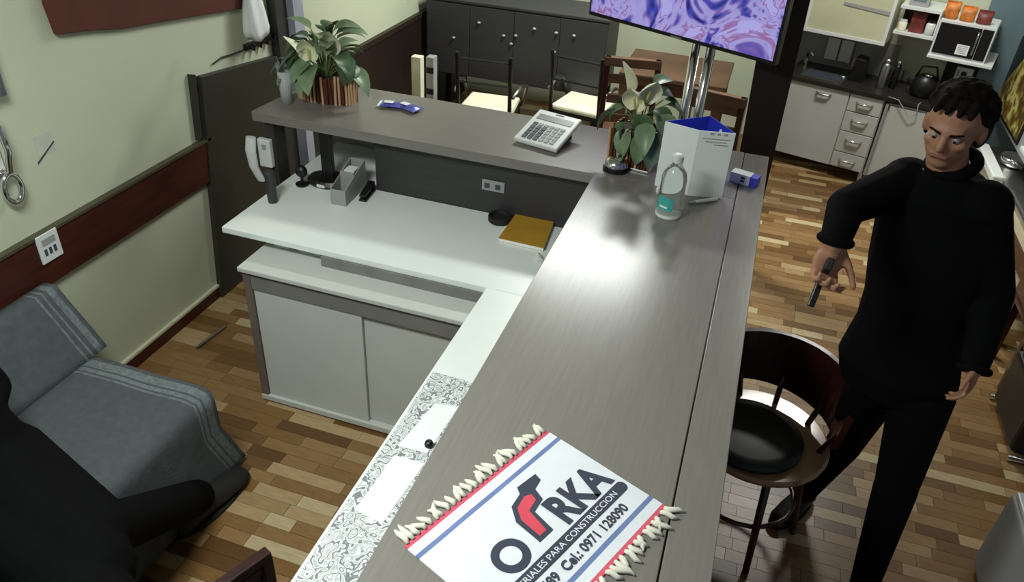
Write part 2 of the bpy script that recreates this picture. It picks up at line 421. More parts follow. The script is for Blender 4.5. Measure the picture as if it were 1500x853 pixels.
# small sticker and pen mark
c = on_x(66,218,XL)
t = thing('wall_sticker', 'small pale lilac sticker with a pen stroke on the cream left wall', 'sticker', (XL, c.y, c.z))
part('sheet', MB().box((.0003,-.035,-.02),(.0015,.045,.06)), mat('sticker_lilac', srgb(188,192,180), .7), t)
part('pen_stroke', MB().slab([(.0016,-.05,-.045),(.0016,.045,.01),(.0016,.045,.017),(.0016,-.05,-.037)], (.0008,0,0)), M['keyd'], t)
# chrome handle with ring
c = on_x(-4,240,XL)
t = thing('door_handle', 'chrome handle with a loop at the left edge of the cream wall', 'handle', (XL, c.y, c.z))
part('back_plate', MB().box((0,-.035,-.05),(.012,.02,.26)), M['chrome'], t, bevel=.005)
part('grip', MB().tube([(.01,.0,.2),(.05,.01,.17),(.06,.01,.06),(.05,.0,-.02),(.01,-.01,-.04)], .011, 10), M['chrome'], t, smooth=True)
part('loop', MB().tube([(.035+.0*k,.0+.035*math.cos(k*math.pi/8),-.09+.055*math.sin(k*math.pi/8)) for k in range(16)], .011, 8, closed=True), M['chrome'], t, smooth=True)
mb = MB()
for k in range(7): mb.tube([(XL+.03+.012*(k%2), .02-.03*k, .85), (XL+.035+.012*(k%2), .02-.03*k+.005, 1.8)], .02, 8)
cu = on_x(8, 60, XL+.03)
mb = MB()
for k in range(5): mb.tube([(XL+.03, cu.y-.085-.035*k, 1.42), (XL+.03, cu.y-.085-.035*k, 2.2)], .022, 8)
solo('wall_curtain', mb, M['curtain'], 'grey-blue curtain edge at the upper left corner of the wall', 'curtain', smooth=True)

# ------------------------------------------------------------------ sofa and throw
t = thing('sofa', 'low dark sofa against the left wall under a grey throw', 'sofa', (-1.55, -.8, 0))
Y0, Y1 = -1.75, -.12
part('seat_base', MB().box((-1.72, Y0, .08), (-1.165, Y1-.05, .435)), M['sofad'], t, bevel=.02, world=True)
part('back_rest', MB().slab([(-1.93, Y0, .1), (-1.72, Y0, .1), (-1.72, Y0, .45), (-1.86, Y0, .672), (-1.93, Y0, .672)], (0, Y1-.0-Y0+.04, 0)), M['sofad'], t, bevel=.015, world=True)
for px_, py_ in ((-1.85,Y0+.1),(-1.85,Y1-.12),(-1.22,Y0+.1),(-1.22,Y1-.12)): part('leg', MB().box((px_-.025,py_-.025,0),(px_+.025,py_+.025,.1)), M['black'], t, world=True)
def throw(prof, y0, y1, ny, wob, flare):
    mb = MB(); k = len(prof); vs = []
    cum = [0]
    for i in range(1,k): cum.append(cum[-1]+(V(prof[i])-V(prof[i-1])).length)
    for side in (0, 1):
        for j in range(ny+1):
            y = y0+(y1-y0)*j/ny
            for i, (x, z) in enumerate(prof):
                w_ = wob*mnoise.noise(V((x*6, y*7, z*6)))
                fl_ = flare*max(0,(cum[i]/cum[-1]-.75)/.25) if flare else 0
                yy = y + fl_*(j/ny)
                vs.append((x+w_+(-.008 if side else 0), yy, z+w_+(-.008 if side else 0)))
    n1 = (ny+1)*k; fs = []
    for j in range(ny):
        for i in range(k-1):
            a = j*k+i; fs.append((a, a+1, a+k+1, a+k)); fs.append((n1+a, n1+a+k, n1+a+k+1, n1+a+1))
    border = [(i, i+1) for i in range(k-1)]+[(ny*k+i+1, ny*k+i) for i in range(k-1)]+[(j*k+k-1, (j+1)*k+k-1) for j in range(ny)]+[((j+1)*k, j*k) for j in range(ny)]
    for a, b in border: fs.append((b, a, n1+a, n1+b))
    mb.add(vs, fs)
    # stripes along the right end
    for idx, f in enumerate(mb.f):
        d = (1-min((q % n1)//k for q in f)/ny)*(y1-y0)
        mb.m[idx] = 1 if (.02 < d < .055 or .072 < d < .082 or .098 < d < .108) else 0
    return mb
def dens(pts, step=.03):
    out = [pts[0]]
    for a, b in zip(pts, pts[1:]):
        n_ = max(1, int((V(b)-V(a)).length/step))
        for q in range(1, n_+1): out.append((a[0]+(b[0]-a[0])*q/n_, a[1]+(b[1]-a[1])*q/n_))
    return out
th = thing('sofa_throw', 'grey woven throw with pale striped ends covering the sofa back and seat', 'throw', (-1.55, -.8, .45))
mb = throw(dens([(-1.935,.5),(-1.925,.69),(-1.865,.695),(-1.70,.44)]), Y0, -.035, 180, .006, 0)
part('back_cover', mb, [M['sofa'], M['sofas']], th, smooth=True, world=True)
mb = throw(dens([(-1.695,.445),(-1.66,.452),(-1.2,.457),(-1.155,.445),(-1.145,.40),(-1.125,.03)]), Y0, -.115, 180, .007, .09)
part('seat_cover', mb, [M['sofa'], M['sofas']], th, smooth=True, world=True)
# metal bar lying on the floor
a, b = on_z(288,510,.01), on_z(330,478,.01)
solo('floor_bar', MB().tube([a, b], .008, 8), M['steel'], 'thin metal bar lying on the floor tiles by the baseboard', 'bar')

# ------------------------------------------------------------------ things on the white desk
def at(u, v, z=DZ): return on_z(u, v, z)
n0, n1, n2, n3 = at(730,354), at(755,319), at(812,328), at(796,369)
def quad_box(ps, z0, z1): return MB().prism([(p.x, p.y) for p in ps], z0, z1)
t = thing('notebook', 'yellow-covered notebook on the white desk beside the counter', 'notebook', (n0+n2)/2)
o_ = ORG[t.name]
def rel(ps, k=1.0): c_ = V((o_.x, o_.y, 0)); return [V(((p.x-o_.x)*k, (p.y-o_.y)*k, 0)) for p in ps]
part('pages', quad_box(rel([n0,n1,n2,n3], .985), .0, .016), M['paper'], t)
part('cover', quad_box(rel([n0,n1,n2,n3]), .016, .0185), M['gold'], t)
part('back_cover', quad_box(rel([n0,n1,n2,n3]), 0, .0005), M['gold'], t)
c = at(732,324)
mb = MB().lathe([(.046,0),(.052,.006),(.052,.028),(.042,.03),(.038,.014),(0,.012)], n=28)
solo('ashtray', mb, M['blackrub'], 'round black dish on the desk next to the yellow notebook', 'dish', smooth=False, loc=(c.x,c.y,DZ))
c = at(796,381)
mb = MB(); mb.tube([(0,0,.012),(.0,.05,.012)], [.012,.010], 12)
solo('cable_end', mb, M['plasticw'], 'small white cylindrical cap on the desk at the counter edge', 'cap', loc=(c.x-.005,c.y-.03,DZ), rz=.5)
# grey paper holder
a, b = at(485,299), at(507,303); bk = at(540,262)
t = thing('file_holder', 'pale grey open-topped file holder on the desk', 'holder', (a.x, a.y, DZ), rz=math.atan2(b.y-a.y, b.x-a.x))
wd = (b-a).length; dp = .22; hh = .10
part('front_wall', MB().box((0,0,0),(wd,.004,hh*.75)), M['greypaint'], t)
part('back_wall', MB().box((0,dp-.004,0),(wd,dp,hh*1.35)), M['greypaint'], t)
for xx in (0, wd-.004): part('side_wall', MB().slab([(xx,0.004,0),(xx,dp-.004,0),(xx,dp-.004,hh*1.35),(xx,0.004,hh*.75)], (.004,0,0)), M['greypaint'], t)
part('base', MB().box((.004,.004,0),(wd-.004,dp-.004,.004)), M['greypaint'], t)
part('divider', MB().box((.004,dp*.45,.004),(wd-.004,dp*.45+.003,hh*1.2)), M['greypaint'], t)
part('papers', MB().box((.012,dp*.55,.004),(wd-.012,dp*.8,hh*1.15)), M['paper'], t)
# black stapler
a, b = at(531,296), at(556,266)
ang = math.atan2(b.y-a.y, b.x-a.x)
t = thing('stapler', 'black stapler lying on the desk against the dark panel', 'stapler', (a.x, a.y, DZ), rz=ang)
L = min((b-a).length, .2)
part('base', MB().box((0,-.018,0),(L*.6,.018,.012)), M['black'], t, bevel=.003)
part('arm', MB().slab([(0,-.015,.022),(L*.62,-.015,.03),(L*.62,-.015,.05),(0,-.015,.034)], (0,.03,0)), M['black'], t, bevel=.003)
part('hinge', MB().box((L*.55,-.016,.012),(L*.62,.016,.032)), M['black'], t)
# black display stand (post and foot)
c = at(478,276)
t = thing('display_stand', 'black upright post on a wide dark foot at the back of the desk', 'stand', (c.x-.02, c.y+.06, DZ))
part('foot', MB().lathe([(.10,0),(.105,.012),(.09,.03),(.03,.035)], n=28, sx=1.0, sy=.75), M['black'], t)
part('post', MB().box((-.028,-.01,.03),(.028,.02,H-.05-DZ)), M['black'], t, bevel=.004)
part('badge', MB().box((-.018,-.079,.008),(.022,-.077,.022)), M['plasticw'], t)
c = at(425,282)
t = thing('desk_webcam', 'small round black device beside the upright post on the desk', 'webcam', (c.x+.01, c.y+.09, DZ))
part('base', MB().lathe([(.03,0),(.032,.008),(.012,.012)], n=18), M['black'], t)
part('neck', MB().tube([(0,0,.01),(0,0,.05)], .007, 8), M['black'], t)
part('head', MB().ball((0,0,.07),(.03,.024,.03)), M['black'], t, smooth=True)
c = at(378,296)
# intercom phone hanging on the end panel
a = on_y(364,200,.99); b = on_y(397,205,.99)
t = thing('intercom_phone', 'white wall intercom with a hanging handset on the dark end panel', 'phone', (-1.5425, .998, .86))
part('base_unit', MB().box((-.055,-.03,-.035),(.012,0,.105)), M['plasticw'], t, bevel=.006)
part('screen', MB().box((-.03,-.0315,.055),(-.008,-.03,.08)), M['keyg'], t)
hp = [(-.072,-.045,.115),(-.074,-.058,.05),(-.068,-.058,-.03),(-.045,-.045,-.10)]
part('handset', MB().loft([((x,y,z),(1,0,0),w_,(0,1,0),.014) for (x,y,z),w_ in zip(hp,(.026,.028,.024,.022))]), M['plasticw'], t, smooth=False)
part('cord', MB().tube([(-.03+.006*math.cos(k*1.2),-.035+.006*math.sin(k*1.2),-.1-.0035*k) for k in range(26)], .003, 6), M['keyd'], t, smooth=True)
# dark bottle-like tube standing below it
c = at(400,296)
solo('dark_tube', MB().lathe([(.02,0),(.022,.01),(.022,.14),(.018,.15),(0,.15)], n=20), mat('slate_plastic', srgb(52,52,55), .4), 'dark grey cylinder standing on the desk corner under the intercom', 'cylinder', loc=(c.x+.0,c.y+.0,DZ), smooth=False)
# things in the niche under the desk
for k, (u, v, lx, col_, lab, nm_, ct_) in enumerate([(408,366,.07,'paper','white folded paper in the niche at the left end of the cabinet','folded_paper','paper'),(450,376,.10,'plasticw','white plastic tray on the cabinet top beside the folded paper','plastic_tray','tray')]):
    c = on_z(u, v, HC)
    if k == 0:
        mb = MB().slab([(-lx/2,0,0),(lx/2,0,0),(lx/2,.02,.018),(-lx/2,.02,.018)], (0,.004,.001)); mb.slab([(-lx/2,.02,.018),(lx/2,.02,.018),(lx/2,.05,.0),(-lx/2,.05,.0)], (0,.003,.001))
    else:
        mb = MB().box((-lx/2,0,0),(lx/2,.07,.003)); mb.box((-lx/2,0,.003),(lx/2,.003,.015)); mb.box((-lx/2,.067,.003),(lx/2,.07,.015)); mb.box((-lx/2,.003,.003),(-lx/2+.003,.067,.015)); mb.box((lx/2-.003,.003,.003),(lx/2,.067,.015))
    solo(nm_, mb, M[col_], lab, ct_, loc=(c.x, c.y+.02, HC))
# printed runner on the side desk
lace = mat('lace_print', srgb(222,226,224), .8, var=0)
N_, L_ = lace.node_tree.nodes, lace.node_tree.links
tc = N_.new('ShaderNodeTexCoord'); dn = N_.new('ShaderNodeTexNoise'); dn.inputs['Scale'].default_value = 14; dn.inputs['Detail'].default_value = 2
mx = N_.new('ShaderNodeMixRGB'); mx.inputs[0].default_value = .16; L_.new(tc.outputs['Object'], mx.inputs[1]); L_.new(dn.outputs['Color'], mx.inputs[2]); L_.new(tc.outputs['Object'], dn.inputs['Vector'])
vo = N_.new('ShaderNodeTexVoronoi'); vo.inputs['Scale'].default_value = 25; L_.new(mx.outputs[0], vo.inputs['Vector'])
mt = N_.new('ShaderNodeMath'); mt.operation = 'PINGPONG'; mt.inputs[1].default_value = .19; L_.new(vo.outputs['Distance'], mt.inputs[0])
rp = N_.new('ShaderNodeValToRGB'); rp.color_ramp.elements[0].position = .02; rp.color_ramp.elements[1].position = .2
for pos, c_ in ((.0,(.18,.20,.21)),(.045,(.20,.22,.23)),(.075,(.70,.73,.73)),(.13,(.74,.77,.77)),(.155,(.36,.39,.4)),(.19,(.5,.53,.54))):
    if pos == 0: e = rp.color_ramp.elements[0]; e.position = 0
    else: e = rp.color_ramp.elements.new(pos)
    e.color = (*c_, 1)
rp.color_ramp.elements.remove(rp.color_ramp.elements[-1])
L_.new(mt.outputs[0], rp.inputs[0]); L_.new(rp.outputs[0], N_['Principled BSDF'].inputs['Base Color'])
a, b = at(640,545), at(692,556)
solo('table_runner', MB().box((-.258,-1.28,DZ),(.05,-.085,DZ+.0015)), lace, 'white runner with a dark scroll print along the side desk', 'runner')
def sheet(name, corners, lab, z0, cat='paper'):
    ps = [at(u, v) for u, v in corners]; c = sum(ps, V())/4
    return solo(name, MB().prism([(p.x-c.x, p.y-c.y) for p in ps], 0, .001), M['paper'], lab, cat, loc=(c.x, c.y, z0))
sheet('paper_sheet', [(637,592),(672,597),(626,665),(583,654)], 'white paper sheet on the patterned runner nearest the plain desk corner', DZ+.0016)
sheet('paper_sheet', [(578,668),(622,680),(560,768),(520,748)], 'white paper sheet on the patterned runner nearest the camera', DZ+.0016)
c = at(634,656)
solo('round_knob', MB().lathe([(.012,0),(.014,.006),(.011,.016),(0,.018)], n=16), M['black'], 'small round black knob on the paper at the counter edge', 'knob', loc=(c.x-.012, c.y, DZ+.003), smooth=True)

# ------------------------------------------------------------------ plants
def leaf_mesh(L, W, curl, m):
    mb = MB(); nu, nv = 8, 4; vs = []
    for i in range(nu+1):
        s_ = i/nu; wd_ = W*(math.sin(math.pi*min(1, s_**.75))**.8)*(1-.1*s_)
        if i == 0: wd_ = W*.05
        if i == nu: wd_ = W*.01
        for j in range(nv+1):
            q = (j/nv-.5)*2
            vs.append((L*s_*math.cos(curl*s_), q*wd_/2, -L*s_*math.sin(curl*s_)*.8 + abs(q)*wd_*.18))
    fs = [(i*(nv+1)+j, i*(nv+1)+j+1, (i+1)*(nv+1)+j+1, (i+1)*(nv+1)+j) for i in range(nu) for j in range(nv)]
    mb.add(vs, fs); return mb.mesh('leaf', m, True)
LEAVES = [leaf_mesh(.125,.075,.7,M['leaf']), leaf_mesh(.115,.07,1.0,M['leafd']), leaf_mesh(.10,.062,.4,M['leaf'])]
mb = MB(); nu, nv = 8, 6; vs = []
for i in range(nu+1):
    s_ = i/nu; wd_ = .075*math.sin(math.pi*min(.98,.08+.92*s_**.8))**.8+.002
    for j in range(nv+1):
        q = (j/nv-.5)*2; vs.append((.012-.03*(1-q*q)*wd_/.075+.02*s_*s_, q*wd_/2, .10*s_))
mb.add(vs, [(i*(nv+1)+j, i*(nv+1)+j+1, (i+1)*(nv+1)+j+1, (i+1)*(nv+1)+j) for i in range(nu) for j in range(nv)])
SPATHE = mb.mesh('spathe', M['spathe'], True)
SPADIX = MB().capsule((.006,0,.01),(.008,0,.05),.005,.004,8).mesh('spadix', M['spadix'], True)
def plant(t, top, specs, flowers):
    for (hx, hy, hz, az_, tilt, k, sc) in specs:   # leaf base position, heading, pitch
        st = MB().tube([(hx*.15, hy*.15, top), (hx*.5, hy*.5, top+(hz-top)*.7), (hx, hy, hz)], .0025, 6); part('stalk', st, M['stem'], t)
        o = put('leaf', LEAVES[k], t, (hx, hy, hz)); o.rotation_euler = (random.uniform(-.3,.3), tilt, az_); o.scale = (sc,sc,sc)
    for (hx, hy, hz, az_, tl) in flowers:
        part('flower_stalk', MB().tube([(hx*.2,hy*.2,top),(hx*.7,hy*.7,top+(hz-top)*.6),(hx,hy,hz)], .003, 6), M['stem'], t)
        o = put('flower', SPATHE, t, (hx,hy,hz)); o.scale = (1.3,1.3,1.3); o.rotation_euler = (0, tl, az_); put('spadix', SPADIX, o)

# planter at the far end of the back arm
a, b = on_z(428,157,H), on_z(522,150,H)
c = (a+b)/2
t = thing('stick_planter', 'wide oval twig-sided planter with a white peace lily at the left counter end', 'planter', (c.x-.03, c.y+.08, H))
hw, hd, ph = .15, .078, .13
part('inner_pot', MB().lathe([(.9,.004),(.95,ph-.012),(.85,ph-.014),(.82,ph-.03),(0,ph-.03)], n=26, sx=hw, sy=hd), M['stickd'], t)
part('soil', MB().lathe([(.8,ph-.034),(.5,ph-.022),(0,ph-.016)], n=20, sx=hw, sy=hd), M['soil'], t)
stk = [MB().tube([(0,0,0),(.0,.0,ph)], [.0062,.0054], 7).mesh('stick', m_) for m_ in (M['stick'], M['stickd'])]
for k in range(44):
    q = 2*math.pi*k/44
    o = put('stick', stk[0 if random.random() < .62 else 1], t, (hw*math.cos(q), hd*math.sin(q), 0)); o.rotation_euler = (random.uniform(-.03,.03), random.uniform(-.05,.05), random.uniform(0,6)); o.scale = (1,1,random.uniform(.94,1.05))
sp = []
for k in range(36):
    q = 2*math.pi*k/36*1.618*5; lv = (k % 10)/9
    rr = .11*(1-.55*lv); sp.append((rr*1.1*math.cos(q), rr*.75*math.sin(q), ph+.03+.16*lv, q+random.uniform(-.4,.4), .22-.85*lv+random.uniform(-.2,.15), k%3, random.uniform(1.1,1.45)))
plant(t, ph-.02, sp, [(-.065,-.07,.20,4.0,.35),(-.02,-.085,.205,4.9,.3),(.07,-.06,.235,5.2,.2)])
# glass tumbler beside it
c = on_z(424,155,H)
t = thing('glass_tumbler', 'tall clear glass tumbler beside the twig planter', 'tumbler', (c.x-.03, c.y+.03, H))
part('glass', MB().lathe([(.026,0),(.031,.15),(.029,.15),(.0245,.008),(0,.008)], n=22), M['frosted'], t, smooth=True)
part('rim', MB().tube([(.030*math.cos(k*math.pi/10), .030*math.sin(k*math.pi/10), .15) for k in range(20)], .0018, 6, closed=True), M['frosted'], t, smooth=True)
# artificial sprig leaning on the wall side
t = thing('leaf_sprig', 'dusty blue-green sprig standing in the clear tumbler', 'sprig', (c.x-.03, c.y+.03, H+.012))
part('stem', MB().tube([(0,0,0),(-.005,.005,.12),(-.03,.0,.2)], .003, 6), M['stem'], t)
gm = mat('dusty_leaf', srgb(104,118,116), .6, var=.2); GL = [leaf_mesh(.075,.024,.5,gm), leaf_mesh(.06,.02,.9,gm)]
for k in range(9):
    f_ = k/9; o = put('leaf', GL[k%2], t, (-.005-.025*f_, .004, .10+.1*f_)); o.rotation_euler = (0, random.uniform(-.4,.6), 2.2+k*1.3)
# planter at the counter corner: straight twig-sided glass
a, b = on_z(886,252,H), on_z(950,256,H); c = (a+b)/2
t = thing('stick_vase', 'square twig-lined vase with a peace lily at the inner counter corner', 'planter', (c.x+.0, c.y+.105, H), rz=-.12)
hw = .086; ph = .165
part('liner', MB().box((-hw+.008,-hw*.75+.008,.004),(hw-.008,hw*.75-.008,ph-.02)), M['stickd'], t, bevel=.01)
part('soil', MB().box((-hw+.012,-hw*.75+.012,ph-.02),(hw-.012,hw*.75-.012,ph-.012)), M['soil'], t)
stv = [MB().tube([(0,0,0),(0,0,ph)], [.0056,.005], 7).mesh('stick', m_) for m_ in (M['stickd'], M['stick'])]
per = []
for k in range(14): per += [(-hw+2*hw*k/13, -hw*.75), (-hw+2*hw*k/13, hw*.75)]
for k in range(1,10): per += [(-hw, -hw*.75+1.5*hw*k/10), (hw, -hw*.75+1.5*hw*k/10)]
for x_, y_ in per:
    o = put('stick', stv[0 if random.random() < .6 else 1], t, (x_, y_, 0)); o.rotation_euler = (random.uniform(-.03,.03), random.uniform(-.04,.04), 0); o.scale = (1,1,random.uniform(.93,1.04))
part('metal_base', MB().box((-hw-.006,-hw*.75-.006,0),(hw+.006,hw*.75+.006,.012)), M['steel'], t, bevel=.003)
sp = [(.04,-.05,.16,4.9,.8,0,1.15),(-.02,-.06,.17,4.4,.9,0,1.1),(-.06,-.02,.24,3.5,.2,1,1),(-.05,.03,.27,2.7,-.1,1,1),(.06,-.01,.25,5.9,.0,1,1.2),
      (.05,.03,.30,.6,-.3,1,1.2),(.02,-.03,.23,5.2,.3,1,1.2),(.09,.0,.20,5.5,.4,0,1.1),(-.04,-.05,.19,4.0,.6,1,.9),(.03,.05,.33,.9,-.5,0,1),(.08,.04,.28,.2,-.1,1,1.1),(.07,-.04,.17,5.3,.7,0,1.35),(.10,.02,.27,.3,.1,1,1.4),(.085,-.03,.24,5.7,.3,0,1.4),(-.075,.0,.22,3.1,.3,0,1.2),(.05,-.06,.21,5.0,.6,2,1.4)]
plant(t, ph-.015, sp, [(-.035,-.02,.30,3.4,.1),(.025,-.03,.28,5.4,.35),(-.005,-.04,.25,4.6,.4)])

# ------------------------------------------------------------------ small things on the counter
# foil packets
a, b = on_z(550,160,H), on_z(620,162,H); c = (a+b)/2
for k, (dx, dy, rz_, lab) in enumerate([(-.045,.0,.2,'blue and white foil sachet on the back counter, left of the other'),(.035,.005,-.35,'blue foil sachet on the back counter, right of the other')]):
    t = thing('foil_sachet', lab, 'sachet', (c.x+dx, c.y+dy+.02, H), rz=rz_, group='blue sachets on the counter')
    mb = MB(); nu, nv = 8, 6; vs = []
    for sd in (1,-1):
        for i in range(nu+1):
            for j in range(nv+1):
                x_, y_ = (i/nu-.5)*2, (j/nv-.5)*2
                h_ = .012*max(0,(1-x_**4)*(1-y_**2))
                vs.append((x_*.055, y_*.036, .013+sd*h_+.002*mnoise.noise(V((x_*3+k*5, y_*3, 0)))))
    n1 = (nu+1)*(nv+1)
    fs = [(i*(nv+1)+j, (i+1)*(nv+1)+j, (i+1)*(nv+1)+j+1, i*(nv+1)+j+1) for i in range(nu) for j in range(nv)]
    fs += [tuple(n1+q for q in f[::-1]) for f in fs]
    mb.add(vs, fs); part('pouch', mb, M['packblue'], t, smooth=True)
    part('end_seal', MB().box((-.066,-.036,.012),(-.055,.036,.0135)), M['paper'] if k == 0 else M['packblue'], t)
    part('end_seal', MB().box((.055,-.036,.012),(.066,.036,.0135)), M['packblue'], t)
    part('printed_patch', MB().cbox((-.015,-.004,.0258),(.045,.03,.001)), M['paper'], t)
# calculator
a, b, d_ = on_z(752,209,H), on_z(815,227,H), on_z(800,170,H)
ux = V((b.x-a.x, b.y-a.y, 0)); W_ = ux.length; rz_ = math.atan2(ux.y, ux.x)
t = thing('calculator', 'large white desk calculator with dark and grey keys on the back counter', 'calculator', (a.x, a.y, H), rz=rz_)
LN = .24; tl = .26
def cal(mb): T_ = Matrix.Translation((0,0,.006)) @ Matrix.Rotation(tl, 4, 'X'); mb.v = [T_ @ p for p in mb.v]; return mb
part('body', cal(MB().box((0,0,0),(W_,LN,.02))), M['plasticw'], t, bevel=.006)
part('display', cal(MB().box((W_*.1,LN*.70,.02),(W_*.9,LN*.86,.022))), M['screenbg'], t)
part('solar_strip', cal(MB().box((W_*.42,LN*.92,.02),(W_*.62,LN*.955,.021))), M['keyd'], t)
part('stand', MB().box((W_*.15,LN*.8,0),(W_*.85,LN*.86,.05)), M['black'], t)
kd = MB().box((-.5,-.5,0),(.5,.5,1)).mesh('key', M['keyd']); kg = MB().box((-.5,-.5,0),(.5,.5,1)).mesh('key', M['keyg'])
kn = {}
for r_ in range(5):
    for c_ in range(6):
        x_ = W_*(.12+.76*(c_+.5)/6); y_ = LN*(.08+.52*(r_+.5)/5)
        big = c_ < 3 and r_ < 4
        o = put('key', kd if big or r_ == 4 and c_ == 0 else kg, t)
        o.matrix_local = Matrix.Translation((0,0,.006)) @ Matrix.Rotation(tl,4,'X') @ Matrix.Translation((x_,y_,.02)) @ Matrix.Diagonal((W_*.095, LN*.085 if big else LN*.06, .004, 1))
# service bell
c = on_z(905,246,H)
t = thing('service_bell', 'round chrome service bell in front of the corner vase', 'bell', (c.x-.004, c.y-.02, H))
part('base', MB().lathe([(.054,0),(.055,.010),(.048,.014)], n=30), M['black'], t)
part('dome', MB().lathe([(.050,.016),(.049,.028),(.041,.046),(.024,.055),(0,.058)], n=30), M['chrome'], t, smooth=True)
part('plunger', MB().lathe([(.004,.055),(.004,.064),(.009,.066),(.008,.071),(0,.073)], n=14), M['chrome'], t)
# folded card sign
a, r_, l_ = on_z(1013,287,H), on_z(1053,287,H), on_z(960,285,H)
t = thing('card_sign', 'white folded counter sign, blue inside, standing behind the sanitizer bottle', 'sign', (a.x-.016, a.y, H))
HS = .268
A0 = V((0,0,0)); R0 = V((.128,.03,0)); L0 = V((-.135,.035,0)); BK = V((.02,.17,0))
lean = V((0,.0,0))
def card(p, q, out): 
    d = (q-p).normalized(); nrm = V((d.y,-d.x,0))*out
    return MB().slab([p+V((0,0,.0)), q+V((0,0,0)), q+V((0,0,HS)), p+V((0,0,HS))], nrm*.003), d, nrm
mb, d1, n1_ = card(A0, R0, 1); part('right_panel', mb, M['paper'], t)
mb, d2, n2_ = card(A0, L0, -1); part('left_panel', mb, M['paper'], t)
for p, q, nm in ((A0,R0,'right_lining'),(A0,L0,'left_lining')):
    d = (q-p).normalized(); out = 1 if nm[0]=='r' else -1; nrm = V((d.y,-d.x,0))*out
    part(nm, MB().slab([p+d*.006-nrm*.0015+V((0,0,.002)), q-nrm*.0015+V((0,0,.002)), q-nrm*.0015+V((0,0,HS-.002)), p+d*.006-nrm*.0015+V((0,0,HS-.002))], nrm*.001), M['blue'], t)
for p, q in ((R0, BK),(L0, BK)):
    d = (q-p).normalized(); nrm = V((-d.y,d.x,0))*.002
    part('back_panel', MB().slab([p, q, q+V((0,0,HS)), p+V((0,0,HS))], nrm), M['blue'], t)
part('inner_flap', MB().slab([V((.06,.04,HS*.86)), V((.085,.045,HS*.86)), V((.075,.05,HS*.99)), V((.068,.05,HS*.99))], (0,.002,0)), M['paper'], t)
# plain printed lines on the right panel (no code printed)
for k, (x0, x1, z) in enumerate([(.3,.42,.95),(.5,.6,.95),(.68,.8,.95),(.12,.88,.885),(.2,.8,.84),(.45,.85,.80)]):
    P0 = A0.lerp(R0, x0)+n1_*.0031; P1 = A0.lerp(R0, x1)+n1_*.0031
    hgt = .008 if k < 3 else .004
    part('print_line', MB().slab([P0+V((0,0,HS*z)), P1+V((0,0,HS*z)), P1+V((0,0,HS*z+hgt)), P0+V((0,0,HS*z+hgt))], n1_*.0003), M['keyg'], t)
# sanitizer bottle
c = on_z(977,318,H)
t = thing('sanitizer_bottle', 'clear plastic sanitizer bottle with a teal label on the counter', 'bottle', (c.x, c.y+.02, H))
part('body', MB().lathe([(.042,0),(.046,.008),(.046,.15),(.041,.172),(.026,.195),(.018,.205),(.018,.222)], n=30), M['gel'], t, smooth=True)
part('base_ring', MB().lathe([(.047,.001),(.049,.006),(.047,.014)], n=30), M['plasticw'], t)
part('cap', MB().lathe([(.021,.215),(.021,.238),(.012,.244),(0,.244)], n=20), M['plasticw'], t)
mb = MB(); n_ = 10; vs = []
for z in (.035,.088):
    for j in range(n_+1):
        q = math.radians(205+85*j/n_); vs.append((.0466*math.cos(q), .0466*math.sin(q), z))
mb.add(vs, [(j, j+1, n_+2+j, n_+1+j) for j in range(n_)]); part('teal_label', mb, M['teal'], t, smooth=True, label='teal printed label')
mb = MB(); vs = []
for z in (.045,.053):
    for j in range(n_+1):
        q = math.radians(225+40*j/n_); vs.append((.0469*math.cos(q), .0469*math.sin(q), z))
mb.add(vs, [(j, j+1, n_+2+j, n_+1+j) for j in range(n_)]); part('label_line', mb, M['paper'], t)
part('trigger_clip', MB().ball((-.052,.012,.085),(.008,.008,.016)), M['plasticw'], t, smooth=True)
# pen-like flat remote under the sign
a, b = on_z(1005,298,H), on_z(1055,291,H)
t = thing('white_pen', 'white and silver pen lying in front of the folded sign', 'pen', (a.x, a.y, H), rz=math.atan2(b.y-a.y,b.x-a.x))
part('barrel', MB().tube([(.03,-.012,.008),(.13,-.012,.008)], .0075, 12), M['plasticw'], t)
part('tip', MB().tube([(0,-.012,.008),(.03,-.012,.008)], [.003,.0075], 12), M['steel'], t)
# small box
a = on_z(1062,264,H)
t = thing('small_carton', 'small white carton with a blue end on the ledge behind the sign', 'carton', (a.x+.015, a.y, H), rz=-.28)
part('box', MB().box((0,0,0),(.082,.05,.042)), M['paper'], t, bevel=.002)
part('blue_end', MB().box((.082,0,0),(.112,.05,.042)), M['blue'], t, bevel=.002)
for k in range(2): part('print_mark', MB().box((.046,-.0006,.012+.013*k),(.062,0,.020+.013*k)), M['ink'], t)
# ------------------------------------------------------------------ fringed cloth mat
a, b, d_ = on_z(800,632,H), on_z(638,764,H), on_z(995,724,H)
ex = V((a.x-b.x, a.y-b.y, 0)); LX = ex.length*1.0; ang = math.atan2(ex.y, ex.x)
LY = .345
